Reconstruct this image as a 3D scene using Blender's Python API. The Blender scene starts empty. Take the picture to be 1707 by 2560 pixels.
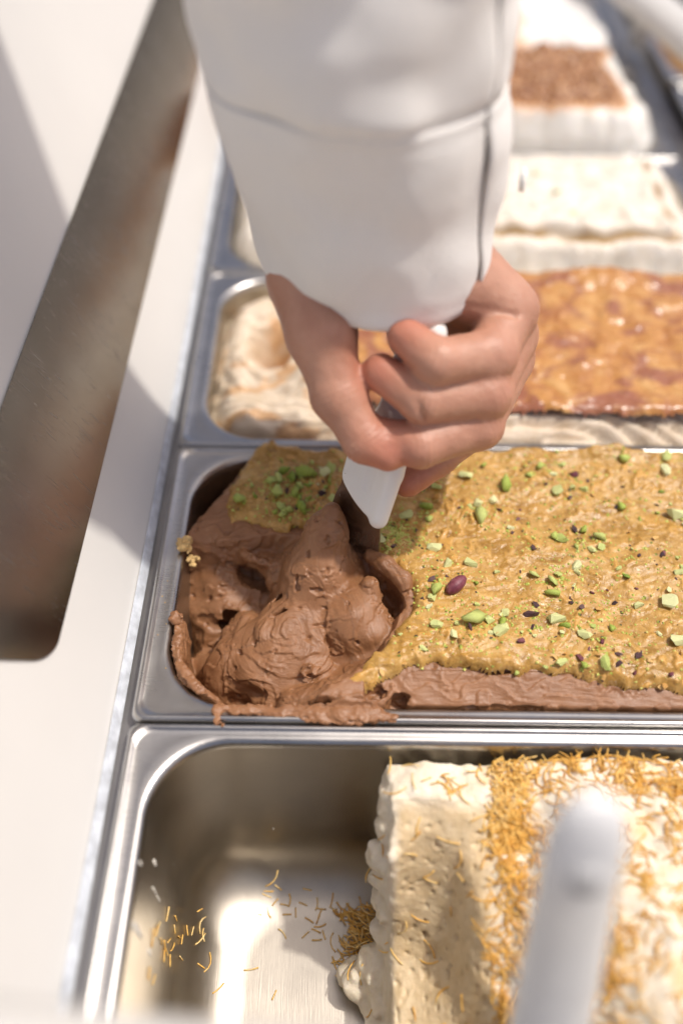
import bpy, math, random
import numpy as np
from mathutils import Matrix, Vector, Euler

# ------------------------------------------------------------------ camera
scene = bpy.context.scene
cam_data = bpy.data.cameras.new('camera')
cam = bpy.data.objects.new('camera', cam_data)
scene.collection.objects.link(cam)
scene.camera = cam
CR = (0.999767, 0.001618, 0.021506)       # camera right / up / forward in the world
CU = (-0.015328, 0.754785, 0.655793)
CF = (0.015172, 0.655970, -0.754635)
CP = (0.083026, -0.180984, 0.345307)
cam.matrix_world = Matrix(((CR[0], CU[0], -CF[0], CP[0]),
                           (CR[1], CU[1], -CF[1], CP[1]),
                           (CR[2], CU[2], -CF[2], CP[2]),
                           (0, 0, 0, 1)))
cam_data.sensor_fit = 'VERTICAL'
cam_data.sensor_height = 36.0
cam_data.lens = 31.27
cam_data.clip_start = 0.01
cam_data.clip_end = 100
cam_data.dof.use_dof = True
cam_data.dof.focus_distance = 0.412
cam_data.dof.aperture_fstop = 2.25
cam_data.dof.aperture_blades = 0

# ------------------------------------------------------------------ daylight
SUN = Vector((0.45, 0.07, 1.0)).normalized()       # towards the sun: high and to the right
elev = math.asin(SUN.z)
azim = math.atan2(SUN.x, SUN.y)
world = bpy.data.worlds.new('World')
scene.world = world
world.use_nodes = True
wn = world.node_tree
sky = wn.nodes.new('ShaderNodeTexSky')
sky.sky_type = 'NISHITA'
sky.sun_disc = False
sky.sun_elevation = elev
sky.sun_rotation = azim
sky.air_density = 0.35
sky.dust_density = 3.4
sky.ozone_density = 0.0
bg = wn.nodes['Background']
bg.inputs['Strength'].default_value = 0.15
wn.links.new(sky.outputs[0], bg.inputs['Color'])
sun_d = bpy.data.lights.new('sun', 'SUN')
sun_d.energy = 2.6
sun_d.angle = math.radians(2.0)
sun_d.color = (1.0, 0.94, 0.86)
sun = bpy.data.objects.new('sun', sun_d)
scene.collection.objects.link(sun)
sun.rotation_euler = (-SUN).to_track_quat('-Z', 'Y').to_euler()
sun.location = SUN * 3
scene.view_settings.view_transform = 'Standard'
scene.view_settings.look = 'None'
scene.view_settings.exposure = 0.25
scene.view_settings.gamma = 1.0

rng = np.random.default_rng(11)
random.seed(5)
COL = scene.collection

# ------------------------------------------------------------------ noise and fields
PERM = np.tile(rng.permutation(256).astype(np.int32), 4)
GRAD = rng.normal(size=(256, 3)).astype(np.float32)
GRAD /= np.linalg.norm(GRAD, axis=1, keepdims=True)


def noise3(x, y, z):
    x, y, z = np.broadcast_arrays(np.asarray(x, np.float32), np.asarray(y, np.float32), np.asarray(z, np.float32))
    fx, fy, fz = np.floor(x), np.floor(y), np.floor(z)
    xi = fx.astype(np.int32) & 255
    yi = fy.astype(np.int32) & 255
    zi = fz.astype(np.int32) & 255
    x = x - fx
    y = y - fy
    z = z - fz
    u = x * x * x * (x * (x * 6 - 15) + 10)
    v = y * y * y * (y * (y * 6 - 15) + 10)
    w = z * z * z * (z * (z * 6 - 15) + 10)
    out = 0
    for dx in (0, 1):
        wx = u if dx else 1 - u
        for dy in (0, 1):
            wy = v if dy else 1 - v
            for dz in (0, 1):
                wz = w if dz else 1 - w
                g = GRAD[PERM[PERM[PERM[xi + dx] + yi + dy] + zi + dz]]
                out = out + wx * wy * wz * (g[..., 0] * (x - dx) + g[..., 1] * (y - dy) + g[..., 2] * (z - dz))
    return out * 1.6


def fbm(x, y, z, octaves=3, gain=0.5):
    a, s, o = 1.0, 1.0, 0
    for i in range(octaves):
        o = o + a * noise3(x * s + 17.3 * i, y * s - 9.1 * i, z * s + 3.7 * i)
        s *= 2.03
        a *= gain
    return o


def smoothstep(a, b, x):
    t = np.clip((x - a) / (b - a), 0, 1)
    return t * t * (3 - 2 * t)


def smin(a, b, k):
    if k <= 0:
        return np.minimum(a, b)
    h = np.clip(0.5 + 0.5 * (b - a) / k, 0, 1)
    return b * (1 - h) + a * h - k * h * (1 - h)


class Field:
    """A sampled signed distance field from which one continuous surface is drawn."""

    def __init__(self, lo, hi, h):
        self.lo = np.array(lo, np.float32)
        self.h = h
        n = np.ceil((np.array(hi) - np.array(lo)) / h).astype(int) + 1
        self.ax = [(self.lo[i] + h * np.arange(n[i])).astype(np.float32) for i in range(3)]
        self.d = np.full(n, 0.05, np.float32)

    def op(self, f, lo=None, hi=None, k=0.002, mode='u'):
        sl = []
        for i in range(3):
            a = 0 if lo is None else int(max(0, math.floor((lo[i] - self.lo[i]) / self.h)))
            b = self.d.shape[i] if hi is None else int(min(self.d.shape[i], math.ceil((hi[i] - self.lo[i]) / self.h) + 1))
            if b <= a:
                return
            sl.append(slice(a, b))
        sl = tuple(sl)
        X = self.ax[0][sl[0]][:, None, None]
        Y = self.ax[1][sl[1]][None, :, None]
        Z = self.ax[2][sl[2]][None, None, :]
        d = f(X, Y, Z)
        c = self.d[sl]
        if mode == 'u':
            r = smin(c, d, k)
        elif mode == 's':
            r = -smin(-c, d, k)
        else:
            r = -smin(-c, -d, k)
        self.d[sl] = r

    def cone(self, a, b, r1, r2, k=0.002, mode='u'):
        a = np.array(a, np.float32)
        b = np.array(b, np.float32)
        ba = b - a
        l2 = float(ba @ ba) + 1e-12
        m = max(r1, r2) + 3 * k + 0.002

        def f(X, Y, Z):
            px, py, pz = X - a[0], Y - a[1], Z - a[2]
            t = np.clip((px * ba[0] + py * ba[1] + pz * ba[2]) / l2, 0, 1)
            q = np.sqrt((px - t * ba[0]) ** 2 + (py - t * ba[1]) ** 2 + (pz - t * ba[2]) ** 2)
            return q - (r1 + (r2 - r1) * t)
        self.op(f, np.minimum(a, b) - m, np.maximum(a, b) + m, k, mode)

    def chain(self, pts, radii, k=0.002, mode='u'):
        for i in range(len(pts) - 1):
            self.cone(pts[i], pts[i + 1], radii[i], radii[i + 1], k, mode)

    def ball(self, c, r, rot=None, k=0.002, mode='u', warp=0.0, freq=120.0, seed=0.0):
        c = np.array(c, np.float32)
        r = np.array(r, np.float32)
        M = np.array(Euler(rot).to_matrix().transposed(), np.float32) if rot else np.eye(3, dtype=np.float32)
        m = r.max() + 3 * k + 0.003 + warp * 2

        def f(X, Y, Z):
            px, py, pz = X - c[0], Y - c[1], Z - c[2]
            if warp:
                px, py, pz = np.broadcast_arrays(px, py, pz)
                px = px + warp * noise3(px * freq + seed, py * freq, pz * freq)
                py = py + warp * noise3(px * freq, py * freq + seed + 5, pz * freq)
                pz = pz + warp * noise3(px * freq, py * freq, pz * freq + seed + 9)
            ux = M[0, 0] * px + M[0, 1] * py + M[0, 2] * pz
            uy = M[1, 0] * px + M[1, 1] * py + M[1, 2] * pz
            uz = M[2, 0] * px + M[2, 1] * py + M[2, 2] * pz
            k0 = np.sqrt((ux / r[0]) ** 2 + (uy / r[1]) ** 2 + (uz / r[2]) ** 2) + 1e-6
            k1 = np.sqrt((ux / r[0] ** 2) ** 2 + (uy / r[1] ** 2) ** 2 + (uz / r[2] ** 2) ** 2) + 1e-6
            return k0 * (k0 - 1) / k1
        self.op(f, c - m, c + m, k, mode)

    def surface(self):
        F = self.d
        I = F < 0
        s = np.zeros(tuple(n - 1 for n in F.shape), np.uint8)
        cs = [(i, j, k) for i in (0, 1) for j in (0, 1) for k in (0, 1)]
        nx, ny, nz = F.shape
        for i, j, k in cs:
            s += I[i:nx - 1 + i, j:ny - 1 + j, k:nz - 1 + k]
        idx = np.argwhere((s > 0) & (s < 8))
        ids = np.full(s.shape, -1, np.int32)
        ids[idx[:, 0], idx[:, 1], idx[:, 2]] = np.arange(len(idx))
        acc = np.zeros((len(idx), 3), np.float32)
        cnt = np.zeros(len(idx), np.float32)
        for a in cs:
            for ax in range(3):
                if a[ax]:
                    continue
                b = list(a)
                b[ax] = 1
                fa = F[idx[:, 0] + a[0], idx[:, 1] + a[1], idx[:, 2] + a[2]]
                fb = F[idx[:, 0] + b[0], idx[:, 1] + b[1], idx[:, 2] + b[2]]
                m = (fa < 0) != (fb < 0)
                t = np.where(m, fa / np.where(m, fa - fb, 1), 0)
                pos = np.tile(np.array(a, np.float32), (len(idx), 1))
                pos[:, ax] += t
                acc[m] += pos[m]
                cnt[m] += 1
        V = self.lo + self.h * (idx + acc / cnt[:, None])
        Q = []
        for ax in range(3):
            o1, o2 = (ax + 1) % 3, (ax + 2) % 3
            n = F.shape
            lo = [slice(0, None)] * 3
            hi = [slice(0, None)] * 3
            lo[ax] = slice(0, n[ax] - 1)
            hi[ax] = slice(1, n[ax])
            for o in (o1, o2):
                lo[o] = slice(1, n[o] - 1)
                hi[o] = slice(1, n[o] - 1)
            A, B = I[tuple(lo)], I[tuple(hi)]
            e = np.argwhere(A != B)
            if not len(e):
                continue
            first = A[e[:, 0], e[:, 1], e[:, 2]]

            def cell(d1, d2):
                q = e.copy()
                q[:, o1] += d1
                q[:, o2] += d2
                return ids[q[:, 0], q[:, 1], q[:, 2]]
            quad = np.stack([cell(0, 0), cell(1, 0), cell(1, 1), cell(0, 1)], 1)
            quad[~first] = quad[~first][:, ::-1]
            Q.append(quad)
        return V.astype(np.float32), np.concatenate(Q)


def normals(V, Q):
    a, b = V[Q[:, 2]] - V[Q[:, 0]], V[Q[:, 3]] - V[Q[:, 1]]
    fn = np.cross(a, b)
    N = np.zeros_like(V, dtype=np.float64)
    for c in range(4):
        for i in range(3):
            N[:, i] += np.bincount(Q[:, c], fn[:, i], len(V))
    N /= np.linalg.norm(N, axis=1, keepdims=True) + 1e-20
    return N.astype(np.float32)


def relax(V, Q, n=1, lam=0.5):
    for _ in range(n):
        S = np.zeros_like(V, dtype=np.float64)
        C = np.zeros(len(V))
        for a, b in ((0, 1), (1, 2), (2, 3), (3, 0)):
            for p, q in ((a, b), (b, a)):
                C += np.bincount(Q[:, p], minlength=len(V))
                for i in range(3):
                    S[:, i] += np.bincount(Q[:, p], V[Q[:, q], i], len(V))
        V = (V * (1 - lam) + lam * S / np.maximum(C, 1)[:, None]).astype(np.float32)
    return V


# ------------------------------------------------------------------ objects
def mesh_np(name, V, Q, smooth=True, attrs=None):
    me = bpy.data.meshes.new(name)
    V = np.asarray(V, np.float32)
    Q = np.asarray(Q, np.int32)
    k = Q.shape[1]
    me.vertices.add(len(V))
    me.vertices.foreach_set('co', V.ravel())
    me.loops.add(Q.size)
    me.loops.foreach_set('vertex_index', Q.ravel())
    me.polygons.add(len(Q))
    me.polygons.foreach_set('loop_start', np.arange(0, Q.size, k, dtype=np.int32))
    me.polygons.foreach_set('loop_total', np.full(len(Q), k, np.int32))
    me.polygons.foreach_set('use_smooth', np.full(len(Q), smooth))
    me.update(calc_edges=True)
    for n, a in (attrs or {}).items():
        at = me.attributes.new(n, 'FLOAT', 'POINT')
        at.data.foreach_set('value', np.asarray(a, np.float32))
    return me


def mesh_py(name, verts, faces, smooth=True):
    me = bpy.data.meshes.new(name)
    me.from_pydata([tuple(map(float, v)) for v in verts], [], [tuple(int(i) for i in f) for f in faces])
    me.polygons.foreach_set('use_smooth', [smooth] * len(me.polygons))
    me.update()
    return me


def put(name, me, material, parent=None, loc=None, rot=None, scale=None):
    if material is not None and not me.materials:
        me.materials.append(material)
    o = bpy.data.objects.new(name, me)
    COL.objects.link(o)
    if parent is not None:
        o.parent = parent
    if loc is not None:
        o.location = loc
    if rot is not None:
        o.rotation_euler = rot
    if scale is not None:
        o.scale = scale if hasattr(scale, '__len__') else (scale,) * 3
    return o


def tag(o, label=None, cat=None, group=None, kind=None):
    if label:
        o['label'] = label
    if cat:
        o['category'] = cat
    if group:
        o['group'] = group
    if kind:
        o['kind'] = kind
    return o


def thing(name, loc, label, cat, group=None):
    e = bpy.data.objects.new(name, None)
    e.empty_display_size = 0.02
    COL.objects.link(e)
    e.location = loc
    return tag(e, label, cat, group)


def shift(V, root):
    return np.asarray(V, np.float32) - np.array(root.location, np.float32)


def tube(pts, radii, n=12, cap=True, squash=None, up=(0, 0, 1)):
    """Lofted tube through points with a radius each; squash = (a, b) stretches the section."""
    pts = [Vector(p) for p in pts]
    V, F = [], []
    m = len(pts)
    prev = None
    for i, p in enumerate(pts):
        t = (pts[min(i + 1, m - 1)] - pts[max(i - 1, 0)]).normalized()
        if prev is None:
            x = Vector(up).cross(t)
            if x.length < 1e-4:
                x = Vector((1, 0, 0)).cross(t)
            x.normalize()
        else:
            x = (prev - t * prev.dot(t)).normalized()
        prev = x
        y = t.cross(x)
        sa, sb = (squash[i] if isinstance(squash, list) else squash) if squash else (1, 1)
        for j in range(n):
            a = 2 * math.pi * j / n
            V.append(p + x * math.cos(a) * radii[i] * sa + y * math.sin(a) * radii[i] * sb)
    for i in range(m - 1):
        for j in range(n):
            k = (j + 1) % n
            F.append((i * n + j, i * n + k, (i + 1) * n + k, (i + 1) * n + j))
    if cap:
        F.append(tuple(range(n - 1, -1, -1)))
        F.append(tuple((m - 1) * n + j for j in range(n)))
    return V, F


# ------------------------------------------------------------------ materials
def nodes_of(name):
    m = bpy.data.materials.new(name)
    m.use_nodes = True
    nt = m.node_tree
    return m, nt, nt.nodes['Principled BSDF']


class NB:
    """Small helper to wire procedural nodes."""

    def __init__(self, nt):
        self.nt = nt
        self.tc = nt.nodes.new('ShaderNodeTexCoord')

    def n(self, kind, **props):
        x = self.nt.nodes.new(kind)
        for k, v in props.items():
            setattr(x, k, v)
        return x

    def link(self, a, b):
        self.nt.links.new(a, b)

    def coords(self, scale=(1, 1, 1), rot=(0, 0, 0), out='Object'):
        mp = self.n('ShaderNodeMapping')
        mp.inputs['Scale'].default_value = scale
        mp.inputs['Rotation'].default_value = rot
        self.link(self.tc.outputs[out], mp.inputs['Vector'])
        return mp.outputs[0]

    def noise(self, vec, scale, detail=4, rough=0.55, dist=0.0):
        x = self.n('ShaderNodeTexNoise')
        x.inputs['Scale'].default_value = scale
        x.inputs['Detail'].default_value = detail
        x.inputs['Roughness'].default_value = rough
        x.inputs['Distortion'].default_value = dist
        self.link(vec, x.inputs['Vector'])
        return x.outputs['Fac']

    def ramp(self, fac, stops):
        r = self.n('ShaderNodeValToRGB')
        el = r.color_ramp.elements
        while len(el) < len(stops):
            el.new(0.5)
        for e, (p, c) in zip(el, stops):
            e.position = p
            e.color = (c, c, c, 1) if not hasattr(c, '__len__') else (*c, 1)
        self.link(fac, r.inputs['Fac'])
        return r.outputs['Color']

    def mix(self, fac, a, b, mode='MIX'):
        x = self.n('ShaderNodeMix', data_type='RGBA', blend_type=mode)
        for v, i in ((fac, 0), (a, 6), (b, 7)):
            if hasattr(v, 'is_output'):
                self.link(v, x.inputs[i])
            elif i == 0:
                x.inputs[i].default_value = v
            else:
                x.inputs[i].default_value = (*v, 1)
        return x.outputs[2]

    def math(self, op, a, b=0.0):
        x = self.n('ShaderNodeMath', operation=op)
        for v, i in ((a, 0), (b, 1)):
            if hasattr(v, 'is_output'):
                self.link(v, x.inputs[i])
            else:
                x.inputs[i].default_value = v
        return x.outputs[0]

    def attr(self, name):
        x = self.n('ShaderNodeAttribute', attribute_name=name)
        return x.outputs['Fac']

    def bump(self, height, dist, strength=1.0, normal=None):
        x = self.n('ShaderNodeBump')
        x.inputs['Distance'].default_value = dist
        x.inputs['Strength'].default_value = strength
        self.link(height, x.inputs['Height'])
        if normal is not None:
            self.link(normal, x.inputs['Normal'])
        return x.outputs[0]


def simple(name, col, rough=0.5, metal=0.0, sss=0.0, var=0.12, scale=60, bump=0.0, bscale=400, spec=0.5, sss_col=None):
    m, nt, p = nodes_of(name)
    b = NB(nt)
    v = b.coords()
    f = b.noise(v, scale, 4)
    dark = tuple(c * (1 - var) for c in col)
    light = tuple(min(1, c * (1 + var)) for c in col)
    b.link(b.ramp(f, [(0.3, dark), (0.7, light)]), p.inputs['Base Color'])
    p.inputs['Roughness'].default_value = rough
    p.inputs['Metallic'].default_value = metal
    p.inputs['Specular IOR Level'].default_value = spec
    if sss:
        p.inputs['Subsurface Weight'].default_value = sss
        p.inputs['Subsurface Radius'].default_value = sss_col or (1.0, 0.6, 0.4)
        p.inputs['Subsurface Scale'].default_value = 0.003
    if bump:
        b.link(b.bump(b.noise(v, bscale, 5), bump), p.inputs['Normal'])
    return m


def steel(name, col=(0.50, 0.485, 0.465), rough=0.24, brush=(30, 2200, 2200), amt=0.00004, smudge=0.12):
    m, nt, p = nodes_of(name)
    b = NB(nt)
    streak = b.noise(b.coords(brush), 1.0, 3, 0.6)
    sm = b.noise(b.coords(), 45, 5, 0.6)
    p.inputs['Metallic'].default_value = 1.0
    c = b.ramp(sm, [(0.25, tuple(x * 0.86 for x in col)), (0.75, col)])
    b.link(c, p.inputs['Base Color'])
    r = b.math('ADD', b.math('MULTIPLY', sm, smudge), rough - smudge * 0.5)
    r = b.math('ADD', r, b.math('MULTIPLY', streak, 0.10))
    b.link(r, p.inputs['Roughness'])
    b.link(b.bump(streak, amt), p.inputs['Normal'])
    return m


M = {}
M['steel'] = steel('pan_steel')
M['steel_in'] = steel('basin_steel', rough=0.30, brush=(2200, 60, 40), amt=0.00004, smudge=0.14, col=(0.46, 0.42, 0.36))

# ------------------------------------------------------------------ setting: counter under the pans
P = 0.166            # pan pitch, front to back
W = 0.360            # pan length, left to right


def box(lo, hi, bev=0.0):
    x0, y0, z0 = lo
    x1, y1, z1 = hi
    if bev <= 0:
        V = [(x0, y0, z0), (x1, y0, z0), (x1, y1, z0), (x0, y1, z0), (x0, y0, z1), (x1, y0, z1), (x1, y1, z1), (x0, y1, z1)]
        return V, [(3, 2, 1, 0), (4, 5, 6, 7), (0, 1, 5, 4), (1, 2, 6, 5), (2, 3, 7, 6), (3, 0, 4, 7)]
    V, F = [], []
    b = bev
    for z, i in ((z0, b), (z0 + b, 0), (z1 - b, 0), (z1 - b * .3, b * .3), (z1, b)):
        for sx, sy in ((0, 0), (1, 0), (1, 1), (0, 1)):
            cx = x1 - i if sx else x0 + i
            cy = y1 - i if sy else y0 + i
            c = max(b - i, b * .35)
            ddx = -c if sx else c
            ddy = -c if sy else c
            pa, pb = (cx + ddx, cy, z), (cx, cy + ddy, z)
            V += [pa, pb] if (sx + sy) % 2 else [pb, pa]
    for k in range(4):
        for j in range(8):
            F.append((k * 8 + j, k * 8 + (j + 1) % 8, (k + 1) * 8 + (j + 1) % 8, (k + 1) * 8 + j))
    F.append(tuple(range(7, -1, -1)))
    F.append(tuple(32 + j for j in range(8)))
    return V, F


def join(parts):
    V, F = [], []
    for v, f in parts:
        n = len(V)
        V += list(v)
        F += [tuple(i + n for i in q) for q in f]
    return V, F


M['counter'] = simple('counter_steel', (0.34, 0.33, 0.32), 0.38, 1.0, var=0.15, scale=30)
M['white'] = simple('white_cabinet', (0.62, 0.605, 0.575), 0.42, var=0.02, scale=12, bump=0.00002, bscale=900)
M['well'] = simple('well_lining', (0.10, 0.095, 0.09), 0.6, var=0.2, scale=20)

M['bounce_paving'] = simple('bounce_paving', (0.46, 0.41, 0.34), 0.8, var=0.12, scale=1.5)
bounce_paving = put('bounce_pavement', mesh_py('bounce_pavement', [(-30, -30, -0.95), (30, -30, -0.95), (30, 30, -0.95), (-30, 30, -0.95)], [(0, 1, 2, 3)], False), M['bounce_paving'])  # unseen ground sheet, added for its warm bounce light
tag(bounce_paving, kind='structure')
ground = put('counter_well', mesh_py('counter_well', *box((-0.35, -0.5, -0.16), (0.95, 1.45, -0.14)), smooth=False), M['well'])
tag(ground, kind='structure')
parts = [box((-0.012, -0.34, -0.012), (0.0036, 1.16, -0.0085)), box((0.3565, -0.34, -0.012), (0.3795, 1.16, -0.0085))]
ledge = put('counter_ledge', mesh_py('counter_ledge', *join(parts), smooth=False), M['counter'])
tag(ledge, kind='structure')

# inclined side wall of the cabinet: white panel with a polished strip let into it
WX, WZ = -0.0050, -0.0095
TILT = math.radians(30)
wd = Vector((-math.sin(TILT), 0, math.cos(TILT)))      # up the slope
wn_ = Vector((math.cos(TILT), 0, math.sin(TILT)))      # out of the slope
wall = thing('cabinet_wall', (WX, 0.4, WZ), 'white inclined cabinet wall left of the pans with a polished dark steel strip', 'wall')


def on_wall(s, y, h=0.0):
    return (wd.x * s + wn_.x * h, y - 0.4, wd.z * s + wn_.z * h)


V, F = [], []
for y in (-0.42, 1.25):
    for s, h in ((0, 0), (0.0, -0.004), (0.36, -0.004), (0.36, 0)):
        V.append(on_wall(s, y, h))
F = [(0, 4, 7, 3), (0, 1, 5, 4), (3, 7, 6, 2), (1, 2, 6, 5), (0, 3, 2, 1), (4, 5, 6, 7)]
put('panel', mesh_py('panel', V, F, False), M['white'], wall)

m, nt, pb = nodes_of('polished_strip')
b = NB(nt)
v = b.coords((1, 1, 1))
pb.inputs['Metallic'].default_value = 1.0
sm = b.noise(v, 30, 4)
b.link(b.ramp(sm, [(0.3, (0.24, 0.215, 0.185)), (0.7, (0.27, 0.245, 0.215))]), pb.inputs['Base Color'])
vs = b.noise(b.coords((120, 1500, 120), (0, 0, 0.12)), 1.0, 2, 0.5, 0.4)
vs2 = b.noise(b.coords((90, 1100, 90), (0, 0, -0.25)), 1.0, 2, 0.5, 0.6)
sc = b.math('MULTIPLY', b.ramp(vs, [(0.62, 0.0), (0.70, 1.0)]), b.ramp(b.noise(v, 55, 3), [(0.45, 0.0), (0.62, 1.0)]))
sc2 = b.math('MULTIPLY', b.ramp(vs2, [(0.64, 0.0), (0.72, 1.0)]), b.ramp(b.noise(v, 41, 3), [(0.48, 0.0), (0.65, 1.0)]))
scr = b.math('MAXIMUM', sc, sc2)
b.link(b.math('ADD', b.math('MULTIPLY', scr, 0.25), 0.18), pb.inputs['Roughness'])
b.link(b.bump(scr, 0.00007), pb.inputs['Normal'])
M['strip'] = m


def wall_plate(s0, s1, y0, y1, r, h, n=8, skew=0.0):
    out = []
    for cs, cy, a0 in ((s1 - r, y1 - r, 0), (s0 + r, y1 - r, 90), (s0 + r, y0 + r, 180), (s1 - r, y0 + r, 270)):
        for i in range(n + 1):
            a = math.radians(a0 + 90 * i / n)
            out.append((cs + r * math.cos(a), cy + r * math.sin(a)))
    out = [(s, y - skew * (s - s0) * float(smoothstep(y0 + 0.06, y0 + 0.03, y))) for s, y in out]
    k = len(out)
    V = [on_wall(s, y, 0.0006) for s, y in out] + [on_wall(s, y, h) for s, y in out]
    F = [(i, (i + 1) % k, k + (i + 1) % k, k + i) for i in range(k)]
    F.append(tuple(range(k, 2 * k)))
    F.append(tuple(range(k - 1, -1, -1)))
    return V, [tuple(reversed(f)) for f in F]


strip = put('polished_strip', mesh_py('polished_strip', *wall_plate(0.046, 0.107, 0.010, 0.66, 0.010, 0.0012, 8, 0.52), smooth=False), M['strip'], wall)
tag(strip, 'long dark polished steel strip, scratched, with rounded corners')
V, F = wall_plate(0.002, 0.0075, -0.40, 1.2, 0.002, 0.0014, 4)
M['film'] = simple('bluish_film', (0.66, 0.70, 0.76), 0.3, 0.1, var=0.25, scale=150, bump=0.0003, bscale=300)
put('sealing_tape', mesh_py('sealing_tape', V, F, False), M['film'], wall)

# ------------------------------------------------------------------ pans
NC = 12


def rrect(cx, cy, hx, hy, r, z, n=NC):
    pts = []
    for sx, sy, a0 in ((1, 1, 0), (-1, 1, 90), (-1, -1, 180), (1, -1, 270)):
        for i in range(n + 1):
            a = math.radians(a0 + 90 * i / n)
            pts.append((cx + sx * (hx - r) + r * math.cos(a), cy + sy * (hy - r) + r * math.sin(a), z))
    return pts


# (inset x, inset y, corner radius, z)
RIM = [(0.0002, 0.0002, 0.0045, -0.0065), (0.0, 0.0, 0.0045, -0.0030), (0.0004, 0.0004, 0.0045, -0.0012), (0.0012, 0.0012, 0.005, -0.0002),
       (0.0022, 0.0020, 0.006, 0.0), (0.0031, 0.0027, 0.007, -0.0003), (0.0038, 0.0031, 0.008, -0.0010), (0.0046, 0.0035, 0.010, -0.0013),
       (0.0085, 0.0052, 0.024, -0.0014), (0.0098, 0.0060, 0.0315, -0.0014), (0.0108, 0.0070, 0.0320, -0.0017), (0.0117, 0.0079, 0.0320, -0.0025),
       (0.0123, 0.0085, 0.0320, -0.0038), (0.0126, 0.0088, 0.0320, -0.0060)]
BASIN = [(0.0126, 0.0088, 0.0320, -0.0060), (0.0140, 0.0102, 0.0320, -0.030), (0.0155, 0.0117, 0.0320, -0.060), (0.0168, 0.0130, 0.0320, -0.088)]
for i_ in range(1, 11):
    a_ = math.radians(9 * i_)
    BASIN.append((0.0168 + 0.032 * (1 - math.cos(a_)), 0.0130 + 0.032 * (1 - math.cos(a_)), 0.0320 - 0.006 * (1 - math.cos(a_)), -0.088 - 0.032 * math.sin(a_)))
BASIN.append((0.080, 0.0652, 0.012, -0.1204))
HX, HY = W / 2, P / 2 - 0.0003


def loft(rings, close=True, flip=True):
    V, F = [], []
    for ix, iy, r, z in rings:
        V += rrect(0, 0, HX - ix, HY - iy, r, z)
    k = 4 * (NC + 1)
    for i in range(len(rings) - 1):
        for j in range(k):
            F.append((i * k + j, i * k + (j + 1) % k, (i + 1) * k + (j + 1) % k, (i + 1) * k + j))
    if close:
        o = (len(rings) - 1) * k
        F.append(tuple(o + j for j in range(k)))
    return V, F


rim_me = mesh_py('rim', *loft(RIM, False))
basin_me = mesh_py('basin', *loft(BASIN, True))
rim_me.materials.append(M['steel'])
basin_me.materials.append(M['steel_in'])


def pan(x, y, label):
    t = thing('gelato_pan', (x + HX, y + P / 2, 0), label, 'pan', 'steel gelato pans')
    put('rim', rim_me, None, t)
    put('basin', basin_me, None, t)
    return t


def pan_sd(x, y, px, py, inset=0.0126, insety=0.0088, r=0.032):
    """Distance inside the pan's opening (positive inside)."""
    qx = np.abs(x - (px + HX)) - (HX - inset - r)
    qy = np.abs(y - (py + P / 2)) - (HY - insety - r)
    return -(np.hypot(np.maximum(qx, 0), np.maximum(qy, 0)) + np.minimum(np.maximum(qx, qy), 0) - r)


def pan_z(x, y, px, py):
    t = pan_sd(x, y, px, py)
    return np.interp(t, [s[0] - 0.0126 for s in BASIN], [s[3] for s in BASIN])


pan(0, -P, 'nearest steel pan, its left half scraped empty, holding cream gelato with fried noodles')
pan(0, 0, 'steel pan of chocolate gelato that the spatula is stuck in')
pan(0, P, 'steel pan of beige gelato with glossy caramel, just behind the chocolate one')
pan(0, 2 * P, 'steel pan of pale cream slab gelato behind the caramel one')
pan(0, 3 * P, 'steel pan of white gelato with crumbly brown topping, far right of the sleeve')
pan(0, 4 * P, 'farthest steel pan of the row, white gelato with orange swirl')
pan(0.385, 3 * P - 0.03, 'steel pan beside the row holding purple berry gelato at the right edge')
pan(0.385, 4 * P - 0.02, 'far steel pan at the upper right corner with tan gelato')

# ------------------------------------------------------------------ chocolate gelato with pistachio topping
def poly_sd(x, y, poly):
    """Signed distance to a polygon, positive inside."""
    d = np.full(np.broadcast(x, y).shape, 1e9, np.float32)
    s = np.ones_like(d)
    n = len(poly)
    for i in range(n):
        ax, ay = poly[i]
        bx, by = poly[i - 1]
        ex, ey = bx - ax, by - ay
        wx, wy = x - ax, y - ay
        t = np.clip((wx * ex + wy * ey) / (ex * ex + ey * ey), 0, 1)
        d = np.minimum(d, (wx - ex * t) ** 2 + (wy - ey * t) ** 2)
        c1, c2, c3 = y >= ay, y < by, ex * wy > ey * wx
        s = np.where((c1 & c2 & c3) | (~c1 & ~c2 & ~c3), -s, s)
    return -s * np.sqrt(d)


TOPZ = 0.0045


def top_height(x, y):
    return TOPZ + 0.0016 * fbm(x * 28, y * 28, 0.3, 2) + 0.004 * smoothstep(0.10, 0.155, y) * smoothstep(0.12, 0.2, x) * 0.6 - 0.004 * smoothstep(0.05, 0.02, x)


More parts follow.
